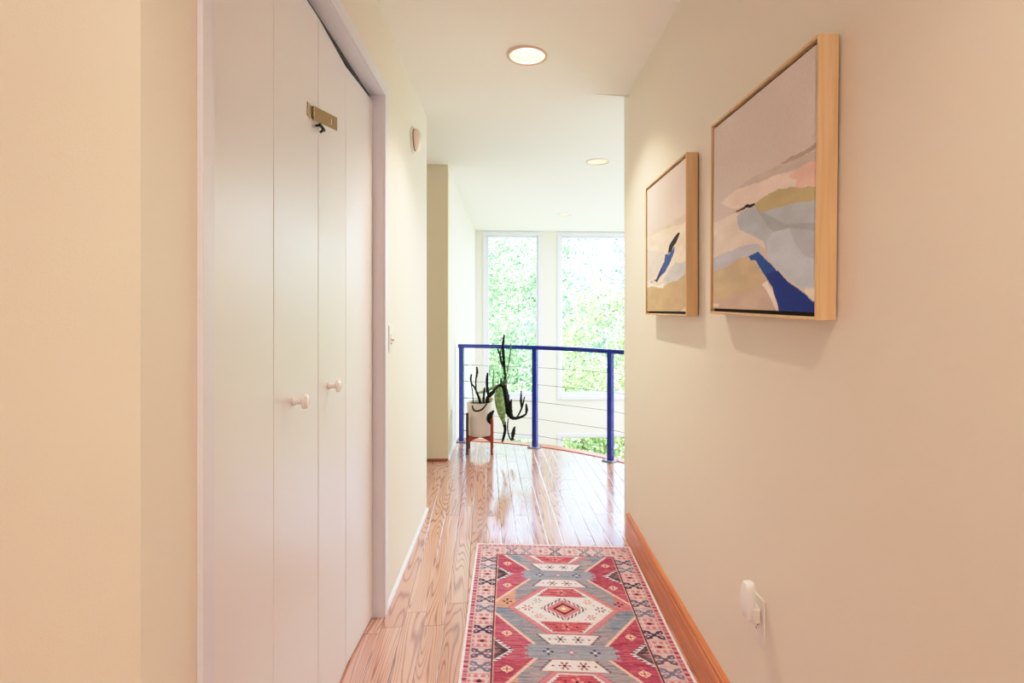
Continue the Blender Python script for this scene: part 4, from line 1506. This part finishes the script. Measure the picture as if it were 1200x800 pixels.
# ------------------------------------------------------------------ light
world = bpy.data.worlds.new('World')
S.world = world
world.use_nodes = True
nt = world.node_tree
bg = nt.nodes['Background']
sky = nt.nodes.new('ShaderNodeTexSky')
sky.sky_type = 'NISHITA'
sky.sun_disc = False
sky.sun_elevation = math.radians(48)
sky.sun_rotation = math.radians(200)
sky.air_density = 1.2
sky.dust_density = 2.5
hs = nt.nodes.new('ShaderNodeHueSaturation')
hs.inputs['Saturation'].default_value = 0.95
nt.links.new(sky.outputs[0], hs.inputs['Color'])
nt.links.new(hs.outputs[0], bg.inputs['Color'])
bg.inputs['Strength'].default_value = 1.45


def lamp(name, typ, loc, energy, color, rot=None, **kw):
    l = bpy.data.lights.new(name, typ)
    l.energy = energy
    l.color = color
    for k, v in kw.items():
        setattr(l, k, v)
    o = bpy.data.objects.new(name, l)
    COL.objects.link(o)
    o.location = loc
    if rot: o.rotation_euler = rot
    return o


lamp('sun', 'SUN', (0, -10, 20), 9.5, (1.0, 0.97, 0.90), (math.radians(31), 0, math.radians(-24)), angle=0.02)
WARM = (1.0, 0.77, 0.60)
NEUT = (1.0, 0.93, 0.84)
COOL = (0.76, 0.91, 1.0)
for i, (x, y, kind) in enumerate(CANS):
    if kind == 'lit':
        e = {0: 80, 3: 40, 4: 40}[i]
        lamp('can_lamp', 'SPOT', (x, y, hall_ceiling(x) + 0.060), e, WARM, spot_size=math.radians(112), spot_blend=0.75, shadow_soft_size=0.02)
# added soft fill lamps out of view, without fixtures, brightening hall and tall room
lamp('room_fill', 'AREA', (3.0, 6.0, CEIL - 0.02), 170, COOL, shape='RECTANGLE', size=2.6, size_y=3.6)
lamp('hall_fill', 'AREA', (0.1, -1.3, CEIL - 0.05), 10, (1.0, 0.70, 0.54), shape='RECTANGLE', size=1.0, size_y=2.2)
lamp('hall_up_fill', 'AREA', (0.1, -1.5, 1.55), 42, (1.0, 0.92, 0.86), (PI, 0, 0), shape='DISK', size=0.5)  # added up-light that lifts the hall ceiling
lamp('lower_up_fill', 'AREA', (3.1, 5.8, -0.9), 45, COOL, (PI, 0, 0), shape='DISK', size=1.6)  # added up-light that lifts the tall room's ceiling
lamp('passage_fill', 'AREA', (-1.8, 3.85, CEIL - 0.02), 4, NEUT, shape='RECTANGLE', size=0.8, size_y=0.6)  # added fill for the side passage

# ------------------------------------------------------------------ camera
cam = bpy.data.cameras.new('camera')
cam.sensor_width = 36.0
cam.sensor_fit = 'HORIZONTAL'
cam.lens = F / 1200.0 * 36.0
cam.shift_x = (600.0 - UC) / 1200.0
cam.shift_y = -(400.0 - V0) / 1200.0
cam.clip_start = 0.02
co = bpy.data.objects.new('camera', cam)
COL.objects.link(co)
co.location = (0, 0, H)
co.rotation_euler = (PI / 2, 0, -YAW)
S.camera = co

S.view_settings.view_transform = 'Standard'
S.view_settings.exposure = 0.22
# soft shoulder, as in the bracketed photograph
S.view_settings.use_curve_mapping = True
cm = S.view_settings.curve_mapping
cm.use_clip = False
cm.clip_max_x = 8.0
cm.clip_max_y = 2.0
c = cm.curves[3]
c.points[0].location = (0, 0)
c.points[-1].location = (8.0, 1.02)
for x, y in ((0.3, 0.305), (0.6, 0.585), (0.9, 0.76), (1.4, 0.875), (2.5, 0.955), (4.5, 0.995)):
    c.points.new(x, y)
cm.update()
S.cycles.use_denoising = True
S.cycles.max_bounces = 10
S.cycles.diffuse_bounces = 6
S.cycles.glossy_bounces = 4
S.cycles.transparent_max_bounces = 12
S.cycles.sample_clamp_indirect = 6.0
